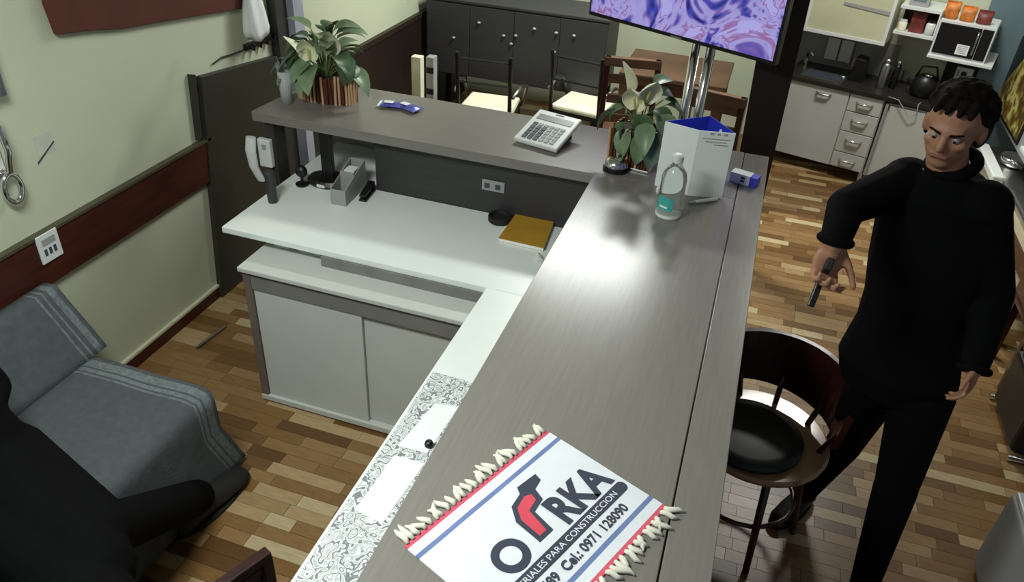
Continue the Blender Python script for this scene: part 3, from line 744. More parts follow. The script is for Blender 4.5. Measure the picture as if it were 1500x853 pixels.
# local frame: x = reading direction, y = up, origin at the top left of the cloth
t = thing('fringed_cloth', 'white printed woven cloth with blue and red stripes and cream fringes on the counter', 'cloth', (b.x, b.y, H), rz=ang)
LX2 = .47; X0 = LX - LX2
mb = MB(); nx, ny = 40, 60; vs = []
for sd in (1,0):
    for i in range(nx+1):
        for j in range(ny+1):
            x_ = X0+LX2*i/nx; y_ = -LY*j/ny
            wv = .0012*mnoise.noise(V((x_*9, y_*9, 3)))
            vs.append((x_+.004*mnoise.noise(V((y_*6,1,1)))*(i==nx), y_, (.0034+max(-.001,wv)) if sd else .0006))
n1 = (nx+1)*(ny+1); fs = []
for i in range(nx):
    for j in range(ny):
        q = i*(ny+1)+j; fs.append((q, q+ny+1, q+ny+2, q+1)); 
fs2 = [tuple(n1+k for k in f[::-1]) for f in fs]
mb.add(vs, fs+fs2)
for idx, f in enumerate(mb.f):
    yv = -sum(mb.v[k].y for k in f)/len(f); yv2 = LY-yv
    def stripe(y): return 2 if y < .012 else (1 if .032 < y < .047 else 0)
    mb.m[idx] = stripe(yv) or stripe(yv2)
    if stripe(yv2) == 2 and yv2 < .018: mb.m[idx] = 2
part('woven_cloth', mb, [M['towel'], M['stripeb'], M['striper']], t, smooth=True)
tas = []
for k in range(4):
    r1 = random.uniform(-.008,.008); r2 = random.uniform(-.006,.006)
    tas.append(MB().tube([(0,0,.004),(r2,.012,.006),(r1,.03,.005),(r1*1.6+r2,.044,.004)], [.0042,.007,.0062,.002], 7).mesh('tassel', M['fringe'], True))
nt = 27
for k in range(nt):
    x_ = X0+LX2*(k+.5)/nt
    o = put('tassel', tas[k%4], t, (x_, -.002, 0)); o.rotation_euler = (0,0,random.uniform(-.35,.35)); o.scale = (1,random.uniform(.7,1.1),1)
    o = put('tassel', tas[(k+1)%4], t, (x_, -LY+.002, 0)); o.rotation_euler = (0,0,math.pi+random.uniform(-.35,.35)); o.scale = (1,random.uniform(.7,1.1),1)
def text(body, x, y, size, m, parent, z=.0052, name='lettering', bold=0, sx=1.0):
    cu = bpy.data.curves.new('lettering', 'FONT'); cu.body = body; cu.size = size; cu.extrude = .0002; cu.offset = bold; cu.resolution_u = 8
    tmp = bpy.data.objects.new('tmp', cu); COL.objects.link(tmp)
    dg = bpy.context.evaluated_depsgraph_get(); me = bpy.data.meshes.new_from_object(tmp.evaluated_get(dg))
    bpy.data.objects.remove(tmp); bpy.data.curves.remove(cu)
    me.materials.clear(); me.materials.append(m); me.name = 'lettering'
    o = put(name, me, parent, (x, y, z)); o.scale = (sx,1,1); return o
text('O', LX-.38, -.213, .105, M['ink'], t, bold=.004)
text('RKA', LX-.195, -.213, .105, M['ink'], t, bold=.004, sx=.85)
part('name_band', MB().prism([(LX-.425+.012*math.cos(q)-.0, -.238+.014*math.sin(q)) for q in [math.pi/2+math.pi*k/8 for k in range(9)]]+[(LX-.022+.012*math.cos(q), -.238+.014*math.sin(q)) for q in [-math.pi/2+math.pi*k/8 for k in range(9)]], .0046, .0052), M['ink'], t)
text('MATERIALES PARA CONSTRUCCION', LX-.425, -.2455, .0205, M['towel'], t, z=.0054, sx=1.12)
text('273 489  Cel.: 0971 128090', LX-.405, -.286, .031, M['ink'], t, bold=.0008, sx=.98)
# emblem: red form in a dark outline between the letters
em = [(-.27,-.2),(-.265,-.13),(-.24,-.095),(-.20,-.085),(-.19,-.068),(-.13,-.072),(-.135,-.092),(-.165,-.10),(-.175,-.13),(-.215,-.14),(-.225,-.2)]
part('emblem_outline', MB().prism([(LX+x_-.0, y_) for x_, y_ in em], .0046, .0052), M['ink'], t)
e2 = [(-.258,-.19),(-.253,-.134),(-.234,-.107),(-.199,-.097),(-.183,-.104),(-.188,-.122),(-.222,-.13),(-.236,-.19)]
part('emblem', MB().prism([(LX+x_, y_) for x_, y_ in e2], .0052, .0056), M['red'], t)

# ------------------------------------------------------------------ television on its stand
l_, r_ = on_z(862,21,1.38), on_z(1134,97,1.38)
d = (r_-l_); W_ = d.length; rz_ = math.atan2(d.y, d.x)
tvm = bpy.data.materials.new('tv_picture'); tvm.use_nodes = True; N_, L_ = tvm.node_tree.nodes, tvm.node_tree.links
b_ = N_['Principled BSDF']; tc = N_.new('ShaderNodeTexCoord'); nz = N_.new('ShaderNodeTexNoise'); nz.inputs['Scale'].default_value = 3.4; nz.inputs['Detail'].default_value = 3; nz.inputs['Distortion'].default_value = 1.2
vz = N_.new('ShaderNodeTexVoronoi'); vz.inputs['Scale'].default_value = 5; mxx = N_.new('ShaderNodeMixRGB'); mxx.inputs[0].default_value = .45
L_.new(tc.outputs['Object'], nz.inputs['Vector']); L_.new(nz.outputs['Color'], vz.inputs['Vector'])
L_.new(nz.outputs['Fac'], mxx.inputs[1]); L_.new(vz.outputs['Distance'], mxx.inputs[2])
rp = N_.new('ShaderNodeValToRGB'); els = rp.color_ramp.elements
els[0].position = .34; els[0].color = (.015,.012,.09,1); els[1].position = .62; els[1].color = (.45,.42,.85,1)
for p_, c_ in ((.40,(.04,.06,.45)),(.445,(.20,.12,.45)),(.48,(.36,.33,.72)),(.55,(.42,.38,.8)),(.585,(.30,.12,.34))):
    e = els.new(p_); e.color = (*c_, 1)
L_.new(mxx.outputs[0], rp.inputs[0]); L_.new(rp.outputs[0], b_.inputs['Emission Color']); b_.inputs['Emission Strength'].default_value = .85
b_.inputs['Base Color'].default_value = (.01,.01,.02,1); b_.inputs['Roughness'].default_value = .3
t = thing('television', 'large flat television showing a purple and blue picture above the counter end', 'television', (l_.x, l_.y, 1.38), rz=rz_)
part('case', MB().box((0,0,0),(W_,.045,.6)), M['black'], t, bevel=.004)
part('screen', MB().box((.014,-.002,.02),(W_-.014,.0,.585)), tvm, t)
part('logo_plate', MB().box((W_*.48,-.003,.004),(W_*.54,-.001,.012)), M['steel'], t)
part('mount_plate', MB().box((W_*.35,.045,.15),(W_*.68,.07,.45)), M['black'], t)
mid = l_.lerp(r_, .55)
nrm = V((-math.sin(rz_), math.cos(rz_), 0))
base = on_y(1022, 120, 2.2)
t2 = thing('tv_stand', 'chrome twin-tube floor stand under the television', 'stand', (base.x, base.y, 0))
for dx in (-.04,.035): part('tube', MB().tube([(dx,0,.02),(dx,0,1.56)], .026, 16), M['chrome'], t2, smooth=True)
part('foot', MB().lathe([(.20,0),(.2,.014),(.06,.03)], n=28), M['black'], t2)
part('bracket', MB().box((-.09,-.02,1.5),(.09,.02,1.66)), M['black'], t2)

# dark pillar between dining area and kitchen
a, b = on_y(1078,130,2.32), on_y(1147,130,2.32)
c0, c1 = on_y(1060,330,2.32), on_y(1108,330,2.32)
struct('wall_pillar', MB().slab([(c0.x+.03,2.32,0),(c1.x+.012,2.32,0),(b.x-.0,2.32,CEIL),(a.x,2.32,CEIL)], (0,.1,0)), mat('pillar_brown', srgb(30,18,16), .5, var=.2, scale=5, stretch=(8,8,1)))

# ------------------------------------------------------------------ dining area behind the counter
# tall dark cabinet seen over the counter
Yd = 3.6
c0, c1 = on_y(622,3,Yd), on_y(893,30,Yd); q0, q1 = on_y(670,146,Yd), on_y(893,120,Yd)
t = thing('dark_sideboard', 'wide charcoal cabinet with small pale knobs behind the back counter', 'cabinet', ((c0.x+c1.x)/2, Yd, 0))
xa, xb = c0.x+.02, c1.x
ztop = on_y(760,11,Yd).z-.02; zb = on_y(745,122,Yd).z
part('carcass', MB().box((xa, Yd, zb), (xb, Yd+.42, ztop)), M['charcoal'], t, bevel=.006, world=True)
part('top_board', MB().box((xa-.015, Yd-.02, ztop), (xb+.015, Yd+.43, ztop+.02)), M['charcoal'], t, bevel=.004, world=True)
nd = 4
for k in range(nd):
    x0 = xa+(xb-xa)*k/nd+.0015; x1 = xa+(xb-xa)*(k+1)/nd-.0015
    dr = part('door', MB().box((x0, Yd-.016, zb+.01), (x1, Yd, ztop-.01)), M['charcoal'], t, bevel=.003, world=True)
for (u, v) in ((665,55),(702,33),(738,52),(756,52),(749,64),(783,42),(815,48),(841,52),(812,76)):
    p = on_y(u, v, Yd-.02); part('knob', MB().ball((p.x, Yd-.026, p.z), (.014,.012,.009), 10, 6), M['greypaint'], t, smooth=True, world=True)
for x_ in (xa+.03, xb-.03):
    for y_ in (Yd+.03, Yd+.38): part('leg', MB().box((x_-.025,y_-.025,0),(x_+.025,y_+.025,zb)), M['black'], t, world=True)
# dining chairs with cream seats
def dining_chair(u, v, zs, rz, lab, cat_m='cream'):
    c = on_z(u, v, zs)
    t = thing('dining_chair', lab, 'chair', (c.x, c.y, 0), rz=rz, group='black metal dining chairs')
    part('seat', MB().prism([(-.18,-.18),(.18,-.18),(.19,.17),(-.19,.17)], zs-.04, zs), M[cat_m], t, bevel=.015)
    part('seat_frame', MB().prism([(-.19,-.19),(.19,-.19),(.2,.18),(-.2,.18)], zs-.06, zs-.041), M['black'], t)
    for sx in (-1,1):
        part('leg', MB().tube([(.17*sx,-.17,zs-.05),(.19*sx,-.2,0)], .013, 8), M['black'], t)
        part('leg', MB().tube([(.17*sx,.16,zs-.05),(.19*sx,.2,0)], .013, 8), M['black'], t)
        part('arm_tube', MB().tube([(.2*sx,-.16,zs-.05),(.23*sx,-.14,zs+.10),(.22*sx,.02,zs+.15),(.2*sx,.19,zs+.12)], .012, 8), M['steel'], t, smooth=True)
    part('back_post', MB().tube([(-.18,.18,zs-.05),(-.18,.23,zs+.4)], .014, 8), M['black'], t)
    part('back_post', MB().tube([(.18,.18,zs-.05),(.18,.23,zs+.4)], .014, 8), M['black'], t)
    for zz_ in (.2, .36): part('back_rail', MB().tube([(-.18,.205+zz_*.05,zs+zz_),(.18,.205+zz_*.05,zs+zz_)], .008, 8), M['black'], t)
    return t
dining_chair(718,150,.5,.1+math.pi,'black dining chair with cream seat below the charcoal cabinet, farther from the vase')
dining_chair(856,150,.5,-.15+math.pi,'black dining chair with a cream seat behind the calculator, nearest the corner vase')
# narrow upright things by the wainscot
c = on_y(612,110,2.9)
solo('cream_post', MB().box((-.035,-.03,0),(.035,.03,on_y(612,82,2.9).z)), M['cream'], 'slim cream upright post left of the charcoal cabinet', 'post', bevel=.004, loc=(c.x,2.9,0))
c = on_y(631,100,2.95)
t = thing('grey_dispenser', 'slim grey upright box between the cream post and the charcoal cabinet', 'box', (c.x, 2.95, 0))
zt = on_y(631,83,2.95).z
part('body', MB().box((-.028,-.02,0),(.028,.05,zt)), M['greypaint'], t, bevel=.004)
for k in (.35,.58): part('dark_band', MB().box((-.029,-.024,zt*(.4+k*.8)),(.029,-.02,zt*(.4+k*.8)+.04)), M['black'], t)
# brown wooden table set beyond the vase
Yt = 3.35
c = on_y(985,120,Yt)
t = thing('wooden_table', 'brown wooden table beyond the corner vase under the television', 'table', (c.x, Yt+.25, 0))
zt = c.z+.03
part('tabletop', MB().box((-.36,-.3,zt-.035),(.36,.3,zt)), M['wood'], t, bevel=.006)
for sx in (-1,1):
    for sy in (-1,1): part('leg', MB().box((.32*sx-.03,.26*sy-.03,0),(.32*sx+.03,.26*sy+.03,zt-.035)), M['wood'], t)
part('apron', MB().box((-.3,-.26,zt-.13),(.3,-.24,zt-.035)), M['wood'], t)
def wood_chair(u, v, y, rz, lab, hh):
    c = on_y(u, v, y); zb_ = c.z
    t = thing('wooden_chair', lab, 'chair', (c.x, y, 0), rz=rz, group='brown wooden chairs by the table')
    part('seat', MB().box((-.17,-.32,.40),(.17,0,.435)), M['wood'], t, bevel=.008)
    for sx in (-1,1):
        part('back_leg', MB().box((.16*sx-.018,-.018,0),(.16*sx+.018,.018,hh)), M['mahog'], t)
        part('front_leg', MB().box((.15*sx-.018,-.31,0),(.15*sx+.018,-.275,.4)), M['mahog'], t)
    for k in range(3): part('back_slat', MB().box((-.14,-.01,.55+k*.13),(.14,.01,.61+k*.13)), M['wood'], t, bevel=.004)
    part('top_rail', MB().box((-.178,-.02,hh-.06),(.178,.02,hh)), M['wood'], t, bevel=.006)
wood_chair(1055,120,2.75,math.pi-.2,'brown wooden chair beside the dark pillar under the television', .93)
wood_chair(925,110,3.0,math.pi+.2,'brown wooden chair between the charcoal cabinet and the wooden table', .98)

# ------------------------------------------------------------------ kitchen run
def kthing(name, label, cat, s, d, z, group=None, rz=0):
    P = KO+E1*s+E2*d; return thing(name, label, cat, (P.x, P.y, z), KA+rz, group)
CB, CT = .085, .655
t = kthing('kitchen_cabinet', 'white kitchen base cabinet with one wide door and four drawers', 'cabinet', 0, 0, 0)
part('carcass', MB().box((-.045, .02, CB),(.665,.42,CT)), M['cabgrey'], t)
dr = part('door', MB().box((-.04,0,CB+.005),(.425,.02,CT-.005)), M['cabgrey'], t, bevel=.003)
part('handle', MB().tube([(.20,-.004,CT-.05),(.215,-.022,CT-.055),(.29,-.022,CT-.055),(.305,-.004,CT-.05)], .008, 8), M['steel'], dr, smooth=True)
zz = [CB+.005, CB+.125, CB+.285, CB+.435, CT-.005]
for k in range(4):
    dd = part('drawer', MB().box((.432,0,zz[k]+.004),(.66,.02,zz[k+1]-.002)), M['cabgrey'], t, bevel=.003)
    zc = zz[k+1]-.055
    part('handle', MB().tube([(.49,-.002,zc),(.505,-.022,zc-.004),(.585,-.022,zc-.004),(.60,-.002,zc)], .008, 8), M['chrome'], dd, smooth=True)
for s_ in (-.02,.655): part('foot', MB().box((s_-.012,.06,0),(s_+.012,.09,CB)), M['plasticw'], t)
for s_ in (-.02,.64): part('foot', MB().box((s_-.012,.36,0),(s_+.012,.39,CB)), M['plasticw'], t)
t = kthing('kitchen_cabinet', 'white kitchen base cabinet with a plain door right of the drawers, behind the standing person', 'cabinet', .68, 0, 0)
part('carcass', MB().box((0,.02,CB),(.52,.42,CT-.02)), M['cabgrey'], t)
part('edge_strip', MB().box((0,-.004,CB),(.018,.02,CT-.02)), M['greypaint'], t)
part('door', MB().box((.03,0,CB+.005),(.515,.02,CT-.03)), M['cabgrey'], t, bevel=.003)
for s_ in (.03,.49):
    for d_ in (.06,.36): part('foot', MB().box((s_-.012,d_,0),(s_+.012,d_+.03,CB)), M['plasticw'], t)
t = kthing('kitchen_worktop', 'dark kitchen worktop with a sink along the cabinets', 'worktop', 0, 0, CT)
part('slab', MB().box((-.06,-.015,0),(1.2,.455,.03)), M['granite'], t, bevel=.003)
part('sink_rim', MB().box((.04,.05,.03),(.34,.24,.036)), M['steel'], t, bevel=.002)
part('sink_bowl', MB().box((.06,.07,.036),(.32,.22,.038)), M['keyd'], t)
part('splash_back', MB().box((-.3,.44,.03),(.6,.455,.27)), M['tile'], t)
wz = CT+.03
# tap
t = kthing('kitchen_tap', 'chrome kitchen tap behind the sink', 'tap', .0, .33, wz)
part('body', MB().tube([(0,0,0),(0,0,.05)], .016, 12), M['chrome'], t)
part('spout', MB().tube([(0,0,.04),(.0,-.02,.10),(.03,-.06,.12),(.06,-.09,.10)], .010, 10), M['chrome'], t, smooth=True)
part('lever', MB().box((-.008,-.01,.05),(.008,.05,.062)), M['chrome'], t)
# water filter and towel
t = kthing('water_filter', 'pale grey wall box beside the sink tap', 'box', -.17, .30, .80)
part('body', MB().box((-.10,0,0),(.06,.11,.30)), M['greypaint'], t, bevel=.012)
part('lid', MB().box((-.10,-.004,.24),(.06,0,.29)), M['plasticw'], t)
part('outlet', MB().tube([(.04,-.01,.02),(.04,-.01,-.04)], .012, 10), M['chrome'], t)
c_ = kitch(1238, 100, .3)
t = kthing('drying_towels', 'pale folded towels hanging over the sink', 'towel', c_[0]-.13, .40, .80)
for k in range(2): part('towel', MB().box((-.06+.1*k,0,-.06),(.03+.1*k,.012,.10)), M['plasticw'], t, bevel=.004)
# black appliance on worktop
c_ = kitch(1258, 112, .2)
t = kthing('coffee_maker', 'black coffee maker on the kitchen worktop right of the sink', 'appliance', .40, .22, wz)
part('body', MB().slab([(-.045,-.05,0),(.06,-.05,0),(.045,-.05,.16),(-.03,-.05,.17)], (0,.12,0)), M['black'], t, bevel=.008)
part('chrome_trim', MB().box((-.046,-.053,.10),(-.034,-.05,.16)), M['chrome'], t)
part('dial', MB().ball((-.085,-.03,.012),(.028,.02,.010)), M['steel'], t, smooth=True)
# bottles / thermos
for k, (s_, d_, h_, r_, m_, lab) in enumerate([(.585,.18,.20,.034,'steel','tall chrome thermos beside the black coffee maker'),(.655,.22,.19,.024,'black','slim black bottle right of the chrome thermos')]):
    t = kthing('thermos', lab, 'thermos', s_, d_, wz)
    part('body', MB().lathe([(r_,0),(r_*1.03,.01),(r_,h_*.8),(r_*.7,h_*.88)], n=20), M[m_], t, smooth=True)
    part('cap', MB().lathe([(r_*.72,h_*.88),(r_*.72,h_),(r_*.4,h_*1.02),(0,h_*1.02)], n=16), M['chrome'], t, smooth=True)
    part('handle', MB().tube([(r_*.9,0,h_*.75),(r_*1.9,0,h_*.7),(r_*1.9,0,h_*.3),(r_*.95,0,h_*.25)], .006, 8), M['black'], t, smooth=True)
t = kthing('kettle', 'round black kettle with a shiny lid behind the standing person', 'kettle', .86, .18, wz)
part('body', MB().lathe([(.07,0),(.085,.03),(.085,.09),(.06,.14),(.03,.155)], n=24), M['black'], t, smooth=True)
part('lid', MB().ball((.01,-.02,.15),(.03,.025,.014)), M['chrome'], t, smooth=True)
part('handle', MB().tube([(-.07,0,.12),(-.05,0,.2),(.04,0,.21),(.075,0,.12)], .008, 8), M['black'], t, smooth=True)
part('spout', MB().tube([(-.07,-.02,.06),(-.115,-.03,.11)], [.018,.01], 10), M['black'], t)
t = kthing('kitchen_cable', 'pale cable loop hanging over the worktop edge', 'cable', .80, -.03, CT-.02)
part('cord', MB().tube([(-.12,.02,.052),(-.05,.005,.047),(.0,-.0,.0),(.05,-.0,-.05),(.09,.0,-.02),(.08,.01,.047),(.09,.05,.053)], .0035, 8), M['greypaint'], t, smooth=True)
# wall cabinet with pale glass door
za = .985
t = kthing('wall_cabinet', 'wall cabinet with a cream glass door in a white metal frame', 'cabinet', 0, .1, za)
part('carcass', MB().box((-.03,.02,0),(.53,.36,.5)), M['cream'], t)
fr = part('door_frame', MB().box((-.035,-.005,0),(.535,.02,.022)), M['plasticw'], t)
for lo, hi in (((-.035,-.005,.022),(-.013,.02,.5)),((.513,-.005,.022),(.535,.02,.5))): part('door_frame', MB().box(lo,hi), M['plasticw'], t)
part('glass_pane', MB().box((-.013,.004,.022),(.513,.012,.5)), M['acry'], t)
part('shelf_line', MB().slab([(.2,-.001,.22),(.51,-.001,.2),(.51,-.001,.225),(.2,-.001,.24)], (0,.004,0)), M['greypaint'], t)
# open shelf with provisions
sz = 1.075
t = kthing('open_shelf', 'white open shelf unit between the glass cabinet and the microwave', 'shelf', .56, .12, sz)
part('bottom_board', MB().box((0,0,0),(.26,.3,.018)), M['plasticw'], t)
part('top_board', MB().box((0,0,.17),(.26,.3,.188)), M['plasticw'], t)
part('side_board', MB().box((.25,.0,.018),(.26,.3,.17)), M['plasticw'], t)
part('back_board', MB().box((0,.29,.018),(.25,.3,.17)), M['rail'], t)
t = kthing('storage_tin', 'dark red carton in the middle of the white open shelf', 'carton', .69, .19, sz+.018)
part('body', MB().box((-.045,-.03,0),(.045,.05,.13)), M['redpack'], t, bevel=.004)
part('lid_flap', MB().box((-.045,-.03,.13),(.045,.05,.134)), M['redpack'], t)
t = kthing('storage_jar', 'small cream jar at the left end of the white open shelf', 'jar', .60, .17, sz+.018)
part('jar_body', MB().lathe([(.026,0),(.028,.01),(.028,.055),(.022,.06)], n=18), M['cream'], t, smooth=True)
part('lid', MB().lathe([(.024,.06),(.024,.072),(0,.072)], n=18), M['plasticw'], t)
t = kthing('storage_jar', 'tall pale jar with dark contents at the right end of the white open shelf', 'jar', .775, .16, sz+.018)
part('jar_body', MB().lathe([(.024,0),(.03,.02),(.03,.07),(.02,.085)], n=18), M['plasticw'], t, smooth=True)
part('lid', MB().lathe([(.022,.085),(.022,.1),(0,.1)], n=18), M['black'], t)
t = kthing('provision_box', 'pale grey box standing on top of the white open shelf', 'box', .66, .2, sz+.188)
part('body', MB().box((-.06,-.03,0),(.06,.05,.13)), M['greypaint'], t, bevel=.003)
part('label_patch', MB().box((-.04,-.032,.03),(.04,-.03,.09)), M['bluewall'], t)
# microwave on a white bracket shelf
mz = 1.0
t = kthing('bracket_shelf', 'white wall shelf carrying the black microwave', 'shelf', .82, .06, mz-.02)
part('board', MB().box((0,-.01,0),(.40,.38,.02)), M['plasticw'], t, bevel=.003)
for s_ in (.06,.33): part('bracket', MB().slab([(s_,.10,0),(s_,.38,0),(s_,.38,-.09)], (.012,0,0)), M['plasticw'], t)
t = kthing('microwave', 'black-fronted microwave oven in a white case on the wall shelf', 'microwave', .825, .08, mz)
part('case', MB().box((0,.012,.0),(.34,.32,.225)), M['plasticw'], t, bevel=.006)
part('front_frame', MB().box((0,0,0),(.34,.012,.225)), M['plasticw'], t)
part('door', MB().box((.012,-.008,.014),(.262,0,.212)), M['black'], t, bevel=.003)
part('control_panel', MB().box((.266,-.006,.014),(.33,0,.212)), M['black'], t)
part('handle', MB().tube([(.25,-.012,.04),(.25,-.024,.06),(.25,-.024,.17),(.25,-.012,.19)], .006, 8), M['steel'], t, smooth=True)
part('sticker', MB().box((.15,-.0095,.03),(.225,-.008,.095)), M['paper'], t)
for k in range(5): part('sticker_line', MB().box((.16,-.0102,.04+.011*k),(.215,-.0095,.044+.011*k)), M['keyg'], t)
for k, (s_, cm, hh, lab) in enumerate([(.87,'orange',.10,'orange snack bag on the microwave, leftmost of three'),(.97,'orange',.085,'orange and brown snack bag on the microwave, middle of three'),(1.07,'redpack',.075,'dark red snack bag on the microwave, rightmost of three')]):
    t = kthing('snack_bag', lab, 'bag', s_, .16, mz+.225, group='snack bags on the microwave')
    part('pouch', MB().loft([((0,0,0),(1,0,0),.042,(0,1,0),.03),((0,0,hh*.3),(1,0,0),.045,(0,1,0),.035),((0,0,hh*.75),(1,0,0),.044,(0,1,0),.02),((0,0,hh),(1,0,0),.044,(0,1,0),.003)]), M[cm], t, smooth=True)
    part('top_seal', MB().box((-.044,-.003,hh),(.044,.003,hh+.012)), M[cm], t)
# outlet box under the shelf
c_ = kitch(1411,110,.4)
t = kthing('kitchen_outlet', 'white switch box with a round dial on the dark wall under the microwave', 'outlet', c_[0], .425, c_[1])
part('plate', MB().box((-.055,-.0,-.045),(.055,.014,.045)), M['plasticw'], t, bevel=.004)
part('dial', MB().lathe([(.02,0),(.018,.01),(0,.01)], n=18), M['black'], t).rotation_euler = (math.pi/2,0,0)
part('mark', MB().box((-.045,-.002,-.02),(-.03,0,.02)), M['keyg'], t)
kp_ = kthing('dark_wall_board', 'dark board on the wall behind the switch box', 'board', c_[0], .44, 0)
part('board', MB().box((-.13,0,.72),(.08,.012,.97)), M['black'], kp_)
part('red_strip', MB().box((-.06,-.004,.72),(.07,0,.79)), mat('dark_red', srgb(70,20,26), .5), kp_)

# ------------------------------------------------------------------ right side of the kitchen
# cream beam
a = on_x(1478,55,2.3)
struct('wall_right', MB().box((2.2,3.25,.62), (2.449,4.3,CEIL)), M['greypaint'])
struct('trim_9', MB().box((2.08,2.6,1.12),(2.449,3.24,1.45)), M['wall'])
# poster
pm = mat('poster_food', srgb(150,140,60), .5, var=0)
N_, L_ = pm.node_tree.nodes, pm.node_tree.links
tc = N_.new('ShaderNodeTexCoord'); wv = N_.new('ShaderNodeTexWave'); wv.inputs['Scale'].default_value = 7; wv.inputs['Distortion'].default_value = 9; wv.inputs['Detail'].default_value = 3
L_.new(tc.outputs['Object'], wv.inputs['Vector']); rp = N_.new('ShaderNodeValToRGB'); els = rp.color_ramp.elements
els[0].color = (*srgb(70,60,24),1); els[1].color = (*srgb(205,190,120),1); e = els.new(.4); e.color = (*srgb(140,100,40),1); e = els.new(.7); e.color = (*srgb(120,135,60),1)
L_.new(wv.outputs['Fac'], rp.inputs[0]); L_.new(rp.outputs[0], N_['Principled BSDF'].inputs['Base Color'])
a, b = on_x(1482,60,2.44), on_x(1478,170,2.44)
t = thing('food_poster', 'food poster with yellow-green noodles on the right kitchen wall', 'poster', (2.192, 3.88, .62))
part('board', MB().box((-.006,-.4,.03),(.008,.40,.52)), M['black'], t)
mb = MB(); mb.slab([(-.008,-.38,.05),(-.008,.36,.05),(-.008,.34,.2),(-.008,.2,.34),(-.008,.1,.46),(-.008,-.38,.48)], (.002,0,0)); part('picture', mb, pm, t)
# white shelf on right wall
a, b = on_x(1446,150,2.2), on_x(1500,200,2.2)
zs_ = (a.z+b.z)/2
t = thing('wall_shelf', 'white shelf below the food poster on the right', 'shelf', (2.3, 2.80, .72))
part('board', MB().box((-.16,-.7,-.012),(.148,.44,.012)), M['plasticw'], t, bevel=.003)
for yy in (-.6,.2): part('bracket', MB().slab([(.148,yy,-.012),(-.08,yy,-.012),(.148,yy,-.12)], (0,.012,0)), M['steel'], t)
# low side unit with white tray and utensils
ux = 2.06
t = thing('side_unit', 'beige-sided serving unit with a white rim along the right wall', 'cabinet', (ux+.18, 3.0, 0))
part('body', MB().box((ux, 2.1, .2), (2.44, 3.75, .50)), M['beige'], t, world=True, bevel=.004)
part('white_rim', MB().box((ux-.02, 3.15, .50), (ux+.05, 3.72, .55)), M['plasticw'], t, world=True, bevel=.01)
part('top', MB().box((ux+.05, 2.1, .50), (2.44, 3.75, .525)), M['steel'], t, world=True)
part('brown_edge', MB().box((ux-.006, 2.1, .40), (ux, 3.0, .50)), M['wood'], t, world=True)
for yy in (2.15, 3.68):
    for xx in (ux+.03, 2.4): part('foot', MB().box((xx-.02,yy-.02,0),(xx+.02,yy+.02,.2)), M['black'], t, world=True)
c = on_x(1449,198,2.2)
t = thing('steel_pan', 'shiny steel pan with a dark handle on the serving unit', 'pan', (2.22, 3.45, .525))
part('bowl', MB().lathe([(.07,0),(.09,.02),(.095,.06),(.09,.06),(.066,.006),(0,.006)], n=26), M['chrome'], t, smooth=True)
part('handle', MB().tube([(-.02,-.09,.05),(-.02,-.24,.07)], .012, 8), M['black'], t)
t = thing('cutlery_tray', 'steel tray with dark utensils on the serving unit, nearest the right edge', 'tray', (2.24, 2.75, .525))
part('tray', MB().box((-.12,-.3,0),(.15,.25,.02)), M['steel'], t, bevel=.004)
for k in range(5): part('utensil', MB().tube([(-.09+.05*k,-.2,.027),(-.06+.045*k,.1+.02*(k%2),.027)], .007, 6), M['black'], t)
# dark red-brown chair back at right edge
a = on_x(1480,430,2.0)
t = thing('mahogany_chair', 'dark red-brown chair standing against the serving unit at the right edge', 'chair', (2.19, 1.86, 0), rz=math.pi/2)
part('seat', MB().box((-.18,-.18,.36),(.18,.18,.40)), M['mahog'], t, bevel=.01)
for sx in (-1,1):
    for sy in (-1,1): part('leg', MB().box((.15*sx-.018,.15*sy-.018,0),(.15*sx+.018,.15*sy+.018,.36)), M['mahog'], t)
part('back_rest', MB().box((-.18,.15,.40),(.18,.18,.74)), M['mahog'], t, bevel=.012)
# black chair with chrome frame
t = thing('chrome_chair', 'black padded chair with a chrome tube frame at the right edge', 'chair', (2.17, 1.40, 0), rz=math.pi/2)
part('seat', MB().box((-.2,-.2,.34),(.2,.2,.42)), M['black'], t, bevel=.03)
part('back_rest', MB().box((-.19,.14,.44),(.19,.20,.72)), M['black'], t, bevel=.03)
for sx in (-1,1):
    part('side_frame', MB().tube([(.21*sx,.17,.74),(.22*sx,.19,.52),(.22*sx,.10,.40),(.22*sx,-.2,.34),(.22*sx,-.22,.3),(.22*sx,-.2,.015),(.22*sx,.2,.015)], .014, 10), M['chrome'], t, smooth=True)
part('top_tube', MB().tube([(-.21,.17,.74),(.21,.17,.74)], .014, 10), M['chrome'], t, smooth=True)
part('base_plate', MB().box((-.2,-.2,.03),(.2,.2,.33)), M['black'], t, bevel=.02)
# grey appliance at lower right
P_ = on_x(1482,722,1.72)
t = thing('grey_appliance', 'pale grey appliance at the lower right edge of the floor', 'appliance', (P_.x+.3, P_.y-.4, 0))
part('body', MB().box((P_.x, P_.y-.8, .03), (P_.x+.5, P_.y, P_.z)), M['greypaint'], t, world=True, bevel=.01)
part('top_lid', MB().box((P_.x+.01, P_.y-.79, P_.z), (P_.x+.49, P_.y-.01, P_.z+.02)), M['plasticw'], t, world=True, bevel=.005)
for sx in (.05,.45):
    for sy in (-.75,-.05): part('foot', MB().box((P_.x+sx-.02,P_.y+sy-.02,0),(P_.x+sx+.02,P_.y+sy+.02,.03)), M['black'], t, world=True)

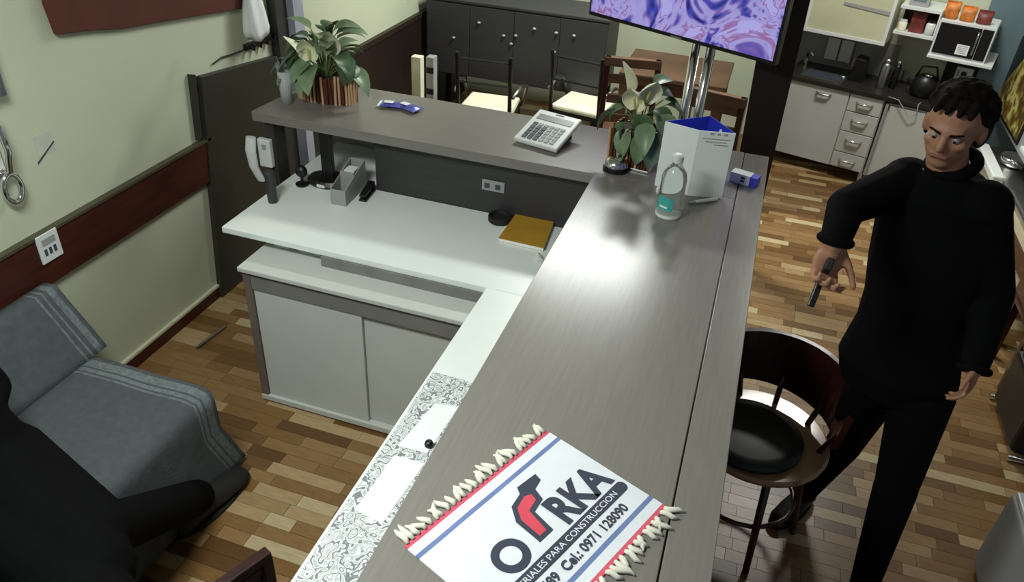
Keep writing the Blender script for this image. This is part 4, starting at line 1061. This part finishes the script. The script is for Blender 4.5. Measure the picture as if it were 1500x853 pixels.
# ------------------------------------------------------------------ chair beside the counter
zs = .50
c = V((.83, .38, 0))
bdir = V((.54,.84,0)).normalized(); lat = V((bdir.y,-bdir.x,0))
rzc = math.atan2(bdir.y, bdir.x)-math.pi/2
t = thing('bar_chair', 'round-seated wooden chair with a black cushion beside the counter, in front of the standing person', 'chair', (c.x, c.y, 0), rz=rzc)
part('seat', MB().lathe([(.205,zs-.045),(.243,zs-.035),(.248,zs-.02),(.238,zs-.012),(0,zs-.012)], n=40), mat('varnished_wood', srgb(176,138,106), .16, var=.25, scale=8, coat=.6), t, smooth=False)
part('cushion', MB().lathe([(.172,0),(.184,.008),(.182,.026),(.14,.036),(0,.04)], c=(-.005,-.052,zs-.012), n=40), mat('black_vinyl', srgb(30,33,33), .45), t, smooth=True)
mb = MB(); vs = []; n_ = 16; R_ = .24
zb0, zb1 = zs+.05, zs+.275
for th in (0, .022):
    for z in (zb0, zb1):
        for j in range(n_+1):
            q = math.radians(20+134*j/n_)
            dip = (.0 if z == zb0 else -.02*abs(math.cos(q))**2)
            vs.append(((R_+th+(.02 if z==zb1 else 0))*math.cos(q), (R_+th+(.02 if z==zb1 else 0))*math.sin(q)*.9, z+dip))
k_ = n_+1; fs = []
for j in range(n_):
    fs += [(j, k_+j, k_+j+1, j+1), (2*k_+j, 2*k_+j+1, 3*k_+j+1, 3*k_+j), (j, j+1, 2*k_+j+1, 2*k_+j), (k_+j, 3*k_+j, 3*k_+j+1, k_+j+1)]
fs += [(0, 2*k_, 3*k_, k_), (n_, k_+n_, 3*k_+n_, 2*k_+n_)]
mb.add(vs, fs); part('backrest', mb, M['mahog'], t, smooth=False)
part('metal_strip', MB().box((-.228,.10,zs+.10),(-.222,.128,zs+.22)), M['steel'], t)
for q in (28, 68, 108, 146):
    a_ = math.radians(q); part('back_post', MB().tube([(.205*math.cos(a_),.205*math.sin(a_)*.95,zs-.03),(.255*math.cos(a_),.255*math.sin(a_)*.9,zs+.1)], .011, 8), M['mahog'], t)
for q in (40,140,220,320):
    a_ = math.radians(q); part('leg', MB().tube([(.17*math.cos(a_),.17*math.sin(a_),zs-.04),(.235*math.cos(a_),.235*math.sin(a_),0)], [.016,.013], 10), M['mahog'], t, smooth=True)
part('ring_stretcher', MB().tube([(.19*math.cos(k*math.pi/12),.19*math.sin(k*math.pi/12),.2) for k in range(24)], .009, 8, closed=True), M['mahog'], t, smooth=True)

# ------------------------------------------------------------------ wicker chair at the bottom edge
_p, _q = on_z(388,799,.775), on_z(322,845,.775)
_wa = math.atan2(_p.y-_q.y, _p.x-_q.x); _d = V((math.cos(_wa), math.sin(_wa), 0)); _n = V((-_d.y, _d.x, 0))
_wc = _p - _d*.2 - _n*.215
t = thing('wicker_chair', 'dark woven chair at the bottom edge below the desk runner', 'chair', (_wc.x, _wc.y, 0), rz=_wa)
part('seat', MB().box((-.2,-.2,.36),(.2,.2,.40)), M['wicker'], t, bevel=.01)
for sx in (-1,1):
    for sy in (-1,1): part('leg', MB().box((.17*sx-.02,.17*sy-.02,0),(.17*sx+.02,.17*sy+.02,.36)), M['wicker'], t)
for sx in (-1,1): part('back_post', MB().box((.185*sx-.016,.185,.36),(.185*sx+.016,.215,.76)), M['wicker'], t, bevel=.004)
part('top_rail', MB().box((-.2,.185,.745),(.2,.215,.775)), M['wicker'], t, bevel=.005)
for k in range(9): part('weave_strand', MB().box((-.17,.193+.006*(k%2),.45+.032*k),(.17,.199+.006*(k%2),.474+.032*k)), M['wicker'], t)
for k in range(9): part('weave_upright', MB().box((-.155+.036*k,.199,.41),(-.135+.036*k,.2045,.745)), M['wicker'], t)

# ------------------------------------------------------------------ people
def remeshed(mb, voxel, smooth_it, rule, mats, name, parent):
    me = mb.mesh(name, M['cloth'], True)
    tmp = bpy.data.objects.new('tmp', me); COL.objects.link(tmp)
    r = tmp.modifiers.new('r', 'REMESH'); r.mode = 'VOXEL'; r.voxel_size = voxel; r.use_smooth_shade = True
    s = tmp.modifiers.new('s', 'SMOOTH'); s.factor = .5; s.iterations = smooth_it
    dg = bpy.context.evaluated_depsgraph_get(); me2 = bpy.data.meshes.new_from_object(tmp.evaluated_get(dg))
    bpy.data.objects.remove(tmp); bpy.data.meshes.remove(me); me2.name = name
    me2.materials.clear()
    for m in mats: me2.materials.append(m)
    if rule:
        idx = [rule(p.center) for p in me2.polygons]; me2.polygons.foreach_set('material_index', idx)
    me2.polygons.foreach_set('use_smooth', [True]*len(me2.polygons))
    off = ORG.get(parent.name, V()); me2.transform(Matrix.Translation(-off))
    return put(name, me2, parent)
def hand(mb, wrist, fwd, palm_n, side, curl, s=1.0):
    """palm and five fingers; fwd along the fingers, palm_n out of the palm, side = thumb side"""
    fwd = V(fwd).normalized(); pn = V(palm_n); pn = (pn-fwd*pn.dot(fwd)).normalized(); sd = V(side); sd = (sd-fwd*sd.dot(fwd)-pn*sd.dot(pn)).normalized()
    w = V(wrist); palm_c = w+fwd*.05*s
    rot = Matrix((fwd, sd, pn)).transposed()
    mb.ball(palm_c, (.052*s,.042*s,.017*s), 16, 10, rot)
    mb.capsule(w-fwd*.02*s, w+fwd*.03*s, .026*s, .026*s, 12)
    for k, (o_, L_) in enumerate(((.030,.070),(.010,.080),(-.011,.074),(-.031,.058))):
        p = w+fwd*.085*s+sd*o_*s; d = fwd.copy(); ang_ = curl*(1+.12*k); r_ = .0088*s
        seg = [L_*.45, L_*.32, L_*.25]
        for q, l in enumerate(seg):
            d = (d*math.cos(ang_)+pn*math.sin(ang_)).normalized() if q == 0 else d
            nx_ = p+d*l*s; mb.capsule(p, nx_, r_, r_*.93, 10); p = nx_; r_ *= .93
            pn2 = (pn*math.cos(ang_*(q+1))-fwd*math.sin(ang_*(q+1))); d = (d*math.cos(ang_)+pn2*math.sin(ang_)).normalized()
    p = w+fwd*.025*s+sd*.032*s; d = (fwd*.75+sd*.5+pn*.35).normalized(); r_ = .0115*s
    for q, l in enumerate((.036,.03,.024)):
        nx_ = p+d*l*s; mb.capsule(p, nx_, r_, r_*.9, 10); p = nx_; r_ *= .9; d = (d+fwd*.35+pn*.25*curl).normalized()

# --- standing person behind the chair
FY = .20
hc = on_y(1399,184,FY)
neck = on_y(1393,258,.235); chest = on_y(1380,335,.23); waist = on_y(1345,445,.23); pel = on_y(1314,535,.23)
lsh = on_y(1440,303,.17); rsh = on_y(1328,268,.26)
relb = on_y(1240,303,.10); rwr = on_y(1224,352,-.02)
lelb = on_y(1456,430,.15); lwr = on_y(1430,528,.04)
rhip = on_y(1280,565,.33); lhip = on_y(1352,578,.18)
rkn = on_y(1238,648,.52); rank = on_z(1176,722,.09)
lkn = on_y(1312,715,.12); lank = on_z(1262,868,.09)
root = thing('person', 'standing person in black sweater and black trousers holding a dark handgun beside the kitchen', 'person', ((rank.x+lank.x)/2, (rank.y+lank.y)/2, 0))
mb = MB()
axl = (lsh-rsh).normalized(); dpt = V((-axl.y, axl.x, 0)).normalized()
mb.loft([(pel+V((0,0,-.09)), axl, .15, dpt, .10), (pel, axl, .178, dpt, .125), (pel.lerp(waist,.6), axl, .152, dpt, .115), (waist, axl, .152, dpt, .112),
         (chest.lerp(waist,.5), axl, .168, dpt, .118), (chest, axl, .176, dpt, .115), (lsh.lerp(rsh,.5)+V((0,0,-.01)), axl, .15, dpt, .09), (lsh.lerp(rsh,.5).lerp(neck,.7)+V((0,0,.03)), axl, .075, dpt, .065), (neck+V((0,0,.015)), axl, .05, dpt, .052)])
mb.capsule(neck+V((0,0,-.03)), hc+V((0,.01,-.05)), .052, .048)
for sh, el, wr in ((rsh, relb, rwr), (lsh, lelb, lwr)):
    mb.capsule(sh, el, .066, .05); mb.capsule(el, wr, .05, .038)
    mb.ball(sh, .07, 16, 10)
for hp, kn, an in ((rhip, rkn, rank), (lhip, lkn, lank)):
    mb.capsule(hp, kn, .09, .064); mb.capsule(kn, an, .066, .046); mb.capsule(pel+V((0,0,-.04)), hp, .10, .09)
# head, facing the camera and a little to its left
face = (V((-.38,-.9,-.22))).normalized(); hl = face.cross(V((0,0,1))).normalized()*-1; hu = hl.cross(face)*-1
if hu.z < 0: hu = -hu
hl = face.cross(hu)
HR = Matrix((hl, face, hu)).transposed()   # local x = side, y = forward, z = up
HS_ = .9
HR = HR @ Matrix.Scale(HS_, 3)
def hp_(x, y, z): return hc + HR @ V((x,y,z))
mb.ball(hp_(0,-.012,.03), (.073,.09,.082), 20, 14, HR)       # cranium
mb.ball(hp_(0,.026,-.03), (.058,.06,.075), 18, 12, HR)       # face
mb.ball(hp_(0,.045,-.082), (.034,.034,.026), 14, 10, HR)     # chin
mb.ball(hp_(0,.072,.022), (.045,.016,.012), 14, 8, HR)       # brow
mb.ball(hp_(0,.092,-.02), (.013,.020,.017), 12, 8, HR); mb.capsule(hp_(0,.08,.015), hp_(0,.094,-.018), .008, .011, 10)   # nose
for sx in (-1,1):
    mb.ball(hp_(.072*sx,-.005,-.008), (.012,.022,.034), 12, 8, HR); mb.ball(hp_(.036*sx,.062,-.018), (.022,.018,.016), 12, 8, HR)
mb.capsule(hp_(-.018,.078,-.053), hp_(.018,.078,-.053), .008, .008, 8)
# hands
rf = (V((-.06,-.25,-.9))).normalized()
hand(mb, rwr+rf*.005, rf, (.35,-.9,.2), (.9,.3,0), .75)
lf = (lwr-lelb).normalized()
hand(mb, lwr+lf*.005, lf, (-1,.2,0), (-.2,-1,0), .4, .82)
nk = neck+V((0,0,.012))
def rule(p):
    ax_ = (hc-nk).normalized(); tt_ = (p-nk).dot(ax_)
    if (V(p)-hc).length < .135 or (tt_ > .03 and tt_ < .25 and (p-nk-ax_*tt_).length < .074): return 0
    if (p-rwr).dot(rf) > .0 and (p-(rwr+rf*.09)).length < .115: return 0
    if (p-lwr).dot(lf) > .025 and (p-(lwr+lf*.09)).length < .115 and (p-lwr-lf*(p-lwr).dot(lf)).length < .075: return 0
    return 1 if p.z > pel.z-.1 else 2
remeshed(mb, .0055, 3, rule, [M['skin'], M['cloth'], M['trouser']], 'body', root)
hb = MB()
hb.ball(hp_(0,-.028,.040), (.081,.090,.082), 20, 14, HR); hb.ball(hp_(0,-.068,-.01), (.070,.05,.07), 16, 10, HR)
for k in range(120):
    q = random.uniform(0,2*math.pi); e_ = random.uniform(-.35,1.4)
    dvec = V((math.cos(q)*math.cos(e_)*.082, math.sin(q)*math.cos(e_)*.088, math.sin(e_)*.078))
    if dvec.y > .02 and dvec.z < .05: continue
    hb.ball(hp_(dvec.x, dvec.y-.026, dvec.z+.036), random.uniform(.008,.013), 8, 6)
for sx in (-1,1): hb.ball(hp_(.066*sx,-.035,-.005), (.022,.05,.06), 12, 8, HR)
hb.ball(hp_(0,-.085,-.05), (.055,.03,.05), 12, 8, HR)
for sx in (-.045,-.02,.008,.034): hb.capsule(hp_(sx,.045,.094), hp_(sx*1.1+.006,.074,.074), .013, .008, 8)
remeshed(hb, .0045, 2, None, [M['hair']], 'hair', root)
for sx in (-1,1):
    e = part('eye', MB().ball(hp_(.028*sx,.0715,.001), .0105, 14, 10, HR), M['eyew'], root, smooth=True, world=True)
    part('iris', MB().ball(hp_(.0275*sx,.0805,-.0015), (.0048,.003,.0048), 10, 8, HR), M['eyed'], e, smooth=True, world=True)
    part('eyebrow', MB().capsule(hp_(.014*sx,.0868,.0165), hp_(.043*sx,.0775,.0215), .0032, .0025, 8), M['hair'], root, smooth=True, world=True)
part('mouth', MB().capsule(hp_(-.02,.084,-.054), hp_(.02,.084,-.054), .0045, .0045, 8), M['lip'], root, smooth=True, world=True)
def ring(c, ax, ra, rb, side):
    ax = V(ax).normalized(); sd = V(side); sd = (sd-ax*sd.dot(ax)).normalized(); ot = ax.cross(sd)
    return [V(c)+sd*ra*math.cos(2*math.pi*k/24)+ot*rb*math.sin(2*math.pi*k/24) for k in range(24)]
part('collar', MB().tube(ring(nk+(hc-nk).normalized()*.028, hc-nk, .054, .056, axl), .016, 10, closed=True), M['cloth'], root, smooth=True, world=True)
part('cuff', MB().tube(ring(rwr+rf*.0, rf, .036, .036, axl), .011, 10, closed=True), M['cloth'], root, smooth=True, world=True)
part('cuff', MB().tube(ring(lwr+lf*.025, lf, .034, .034, axl), .011, 10, closed=True), M['cloth'], root, smooth=True, world=True)
def shoe(root, ankle, toe_dir, m, sc=1.0):
    td = V((toe_dir[0], toe_dir[1], 0)).normalized(); sd = V((-td.y, td.x, 0)); b_ = V((ankle.x, ankle.y, 0))
    mb = MB(); mb.loft([(b_+V((0,0,.03))-td*.085, sd, .028, V((0,0,1)), .027), (b_+V((0,0,.045))-td*.06, sd, .037, V((0,0,1)), .042), (b_+V((0,0,.05)), sd, .04, V((0,0,1)), .048),
             (b_+V((0,0,.04))+td*.07, sd, .044, V((0,0,1)), .037), (b_+V((0,0,.03))+td*.135, sd, .042, V((0,0,1)), .027), (b_+V((0,0,.024))+td*.175, sd, .026, V((0,0,1)), .018)])
    if sc != 1:
        mb.v = [b_+(p-b_)*sc for p in mb.v]
    s_ = part('shoe', mb, m, root, smooth=True, world=True)
    so = MB(); so.T = Matrix.Identity(4)
    pts = []
    for q in range(20):
        a_ = 2*math.pi*q/20; p = b_+(td*(.045+.135*math.cos(a_))+sd*.045*math.sin(a_))*sc; pts.append((p.x, p.y))
    so.prism(pts, .001, .014); part('sole', so, M['blackrub'], s_, world=True)
shoe(root, rank, (-.5,-.8), M['black']); shoe(root, lank, (-.15,-1), M['black'])
# the handgun held in the right hand
gc = rwr+rf*.085
t = thing('handgun', 'dark handgun gripped in the standing person\'s raised hand', 'gun', gc)
gf = V((-.12,-.55,-.8)).normalized(); gs = V((1,-.1,-.1)); gs = (gs-gf*gs.dot(gf)).normalized(); gu = gs.cross(gf)
G = Matrix((gs, gf, gu)).transposed().to_4x4() @ Matrix.Scale(.72, 4)
def gm(mb): mb.v = [G @ p for p in mb.v]; return mb
part('slide', gm(MB().box((-.012,-.03,.022),(.012,.13,.05))), M['black'], t, bevel=.003)
part('frame', gm(MB().box((-.011,-.03,.008),(.011,.11,.022))), M['black'], t, bevel=.002)
part('grip', gm(MB().slab([(-.013,-.03,.012),(-.013,.014,.012),(-.013,.0,-.075),(-.013,-.045,-.075)], (.026,0,0))), M['blackrub'], t, bevel=.004)
part('trigger_guard', gm(MB().tube([(0,.015,.008),(0,.02,-.018),(0,.05,-.018),(0,.058,.008)], .0035, 8)), M['black'], t)

# --- seated person in black at the lower left
root = thing('person', 'person in black clothes seated on the sofa at the lower left, leg stretched out', 'person', (-1.3, -.85, 0))
mb = MB()
pel = V((-1.45,-.80,.585)); chest = V((-1.56,-.83,.90)); neck = V((-1.60,-.86,1.14)); hc = V((-1.58,-.88,1.30))
rkn = V((-1.00,-.82,.52)); rank = V((-1.12,-.34,.11)); lkn = V((-.80,-1.02,.53)); lank = V((-.80,-1.16,.10))
axl = V((-.25,1,0)).normalized(); dpt = V((1,.25,0)).normalized()
mb.loft([(pel+V((0,0,-.10)), axl, .17, dpt, .13), (pel, axl, .19, dpt, .15), (pel.lerp(chest,.5), axl, .185, dpt, .14), (chest, axl, .21, dpt, .14), (neck+V((0,0,-.08)), axl, .19, dpt, .10), (neck, axl, .07, dpt, .065)])
mb.capsule(neck, hc, .055, .055)
mb.ball(hc+V((0,0,.02)), (.085,.075,.105), 18, 12); mb.ball(hc+V((.04,.01,-.05)), (.055,.055,.06), 14, 10)
mb.ball(hc+V((.095,.0,-.01)), (.02,.012,.018), 10, 8)
for sx in (-1,1): mb.ball(hc+V((-.005,.077*sx,.0)), (.022,.012,.032), 10, 8)
for kn, an, sgn in ((rkn, rank, 1), (lkn, lank, -1)):
    hp = pel+axl*.10*sgn+V((.02,0,-.03)); mb.capsule(hp, kn, .115, .095); mb.capsule(kn, an, .085, .07)
mb.capsule(pel+V((.1,.0,-.02)), V((-.92,-.93,.525)), .14, .11)
for sgn in (-1,1):
    sh = neck+axl*.19*sgn+V((0,0,-.10)); el = sh+V((.10,.06*sgn,-.30)); wr = V((-1.26,-1.06+.06*sgn,.70))
    mb.capsule(sh, el, .075, .06); mb.capsule(el, wr, .06, .045)
    d_ = (wr-el).normalized(); hand(mb, wr, d_, (0,0,-1), (0,-sgn,0), .3)
def rule2(p):
    if p.z > neck.z and (p-hc).length < .25: return 0
    for sgn in (-1,1):
        wr = V((-1.26,-1.06+.06*sgn,.70))
        if p.x > wr.x and (p-wr).length < .19 and p.z > .615: return 1
    return 1 if p.z > .6 else 2
remeshed(mb, .009, 4, rule2, [M['skin'], M['cloth'], M['trouser']], 'body', root)
hb = MB(); hb.ball(hc+V((-.02,0,.045)), (.098,.09,.10), 18, 12); hb.ball(hc+V((-.05,0,-.02)), (.06,.08,.09), 14, 10)
remeshed(hb, .01, 1, None, [M['hair']], 'hair', root)
shoe(root, rank+V((0,0,-.02)), (.15,1), M['blackrub'], 1.35); shoe(root, lank, (.8,-.5), M['black'])
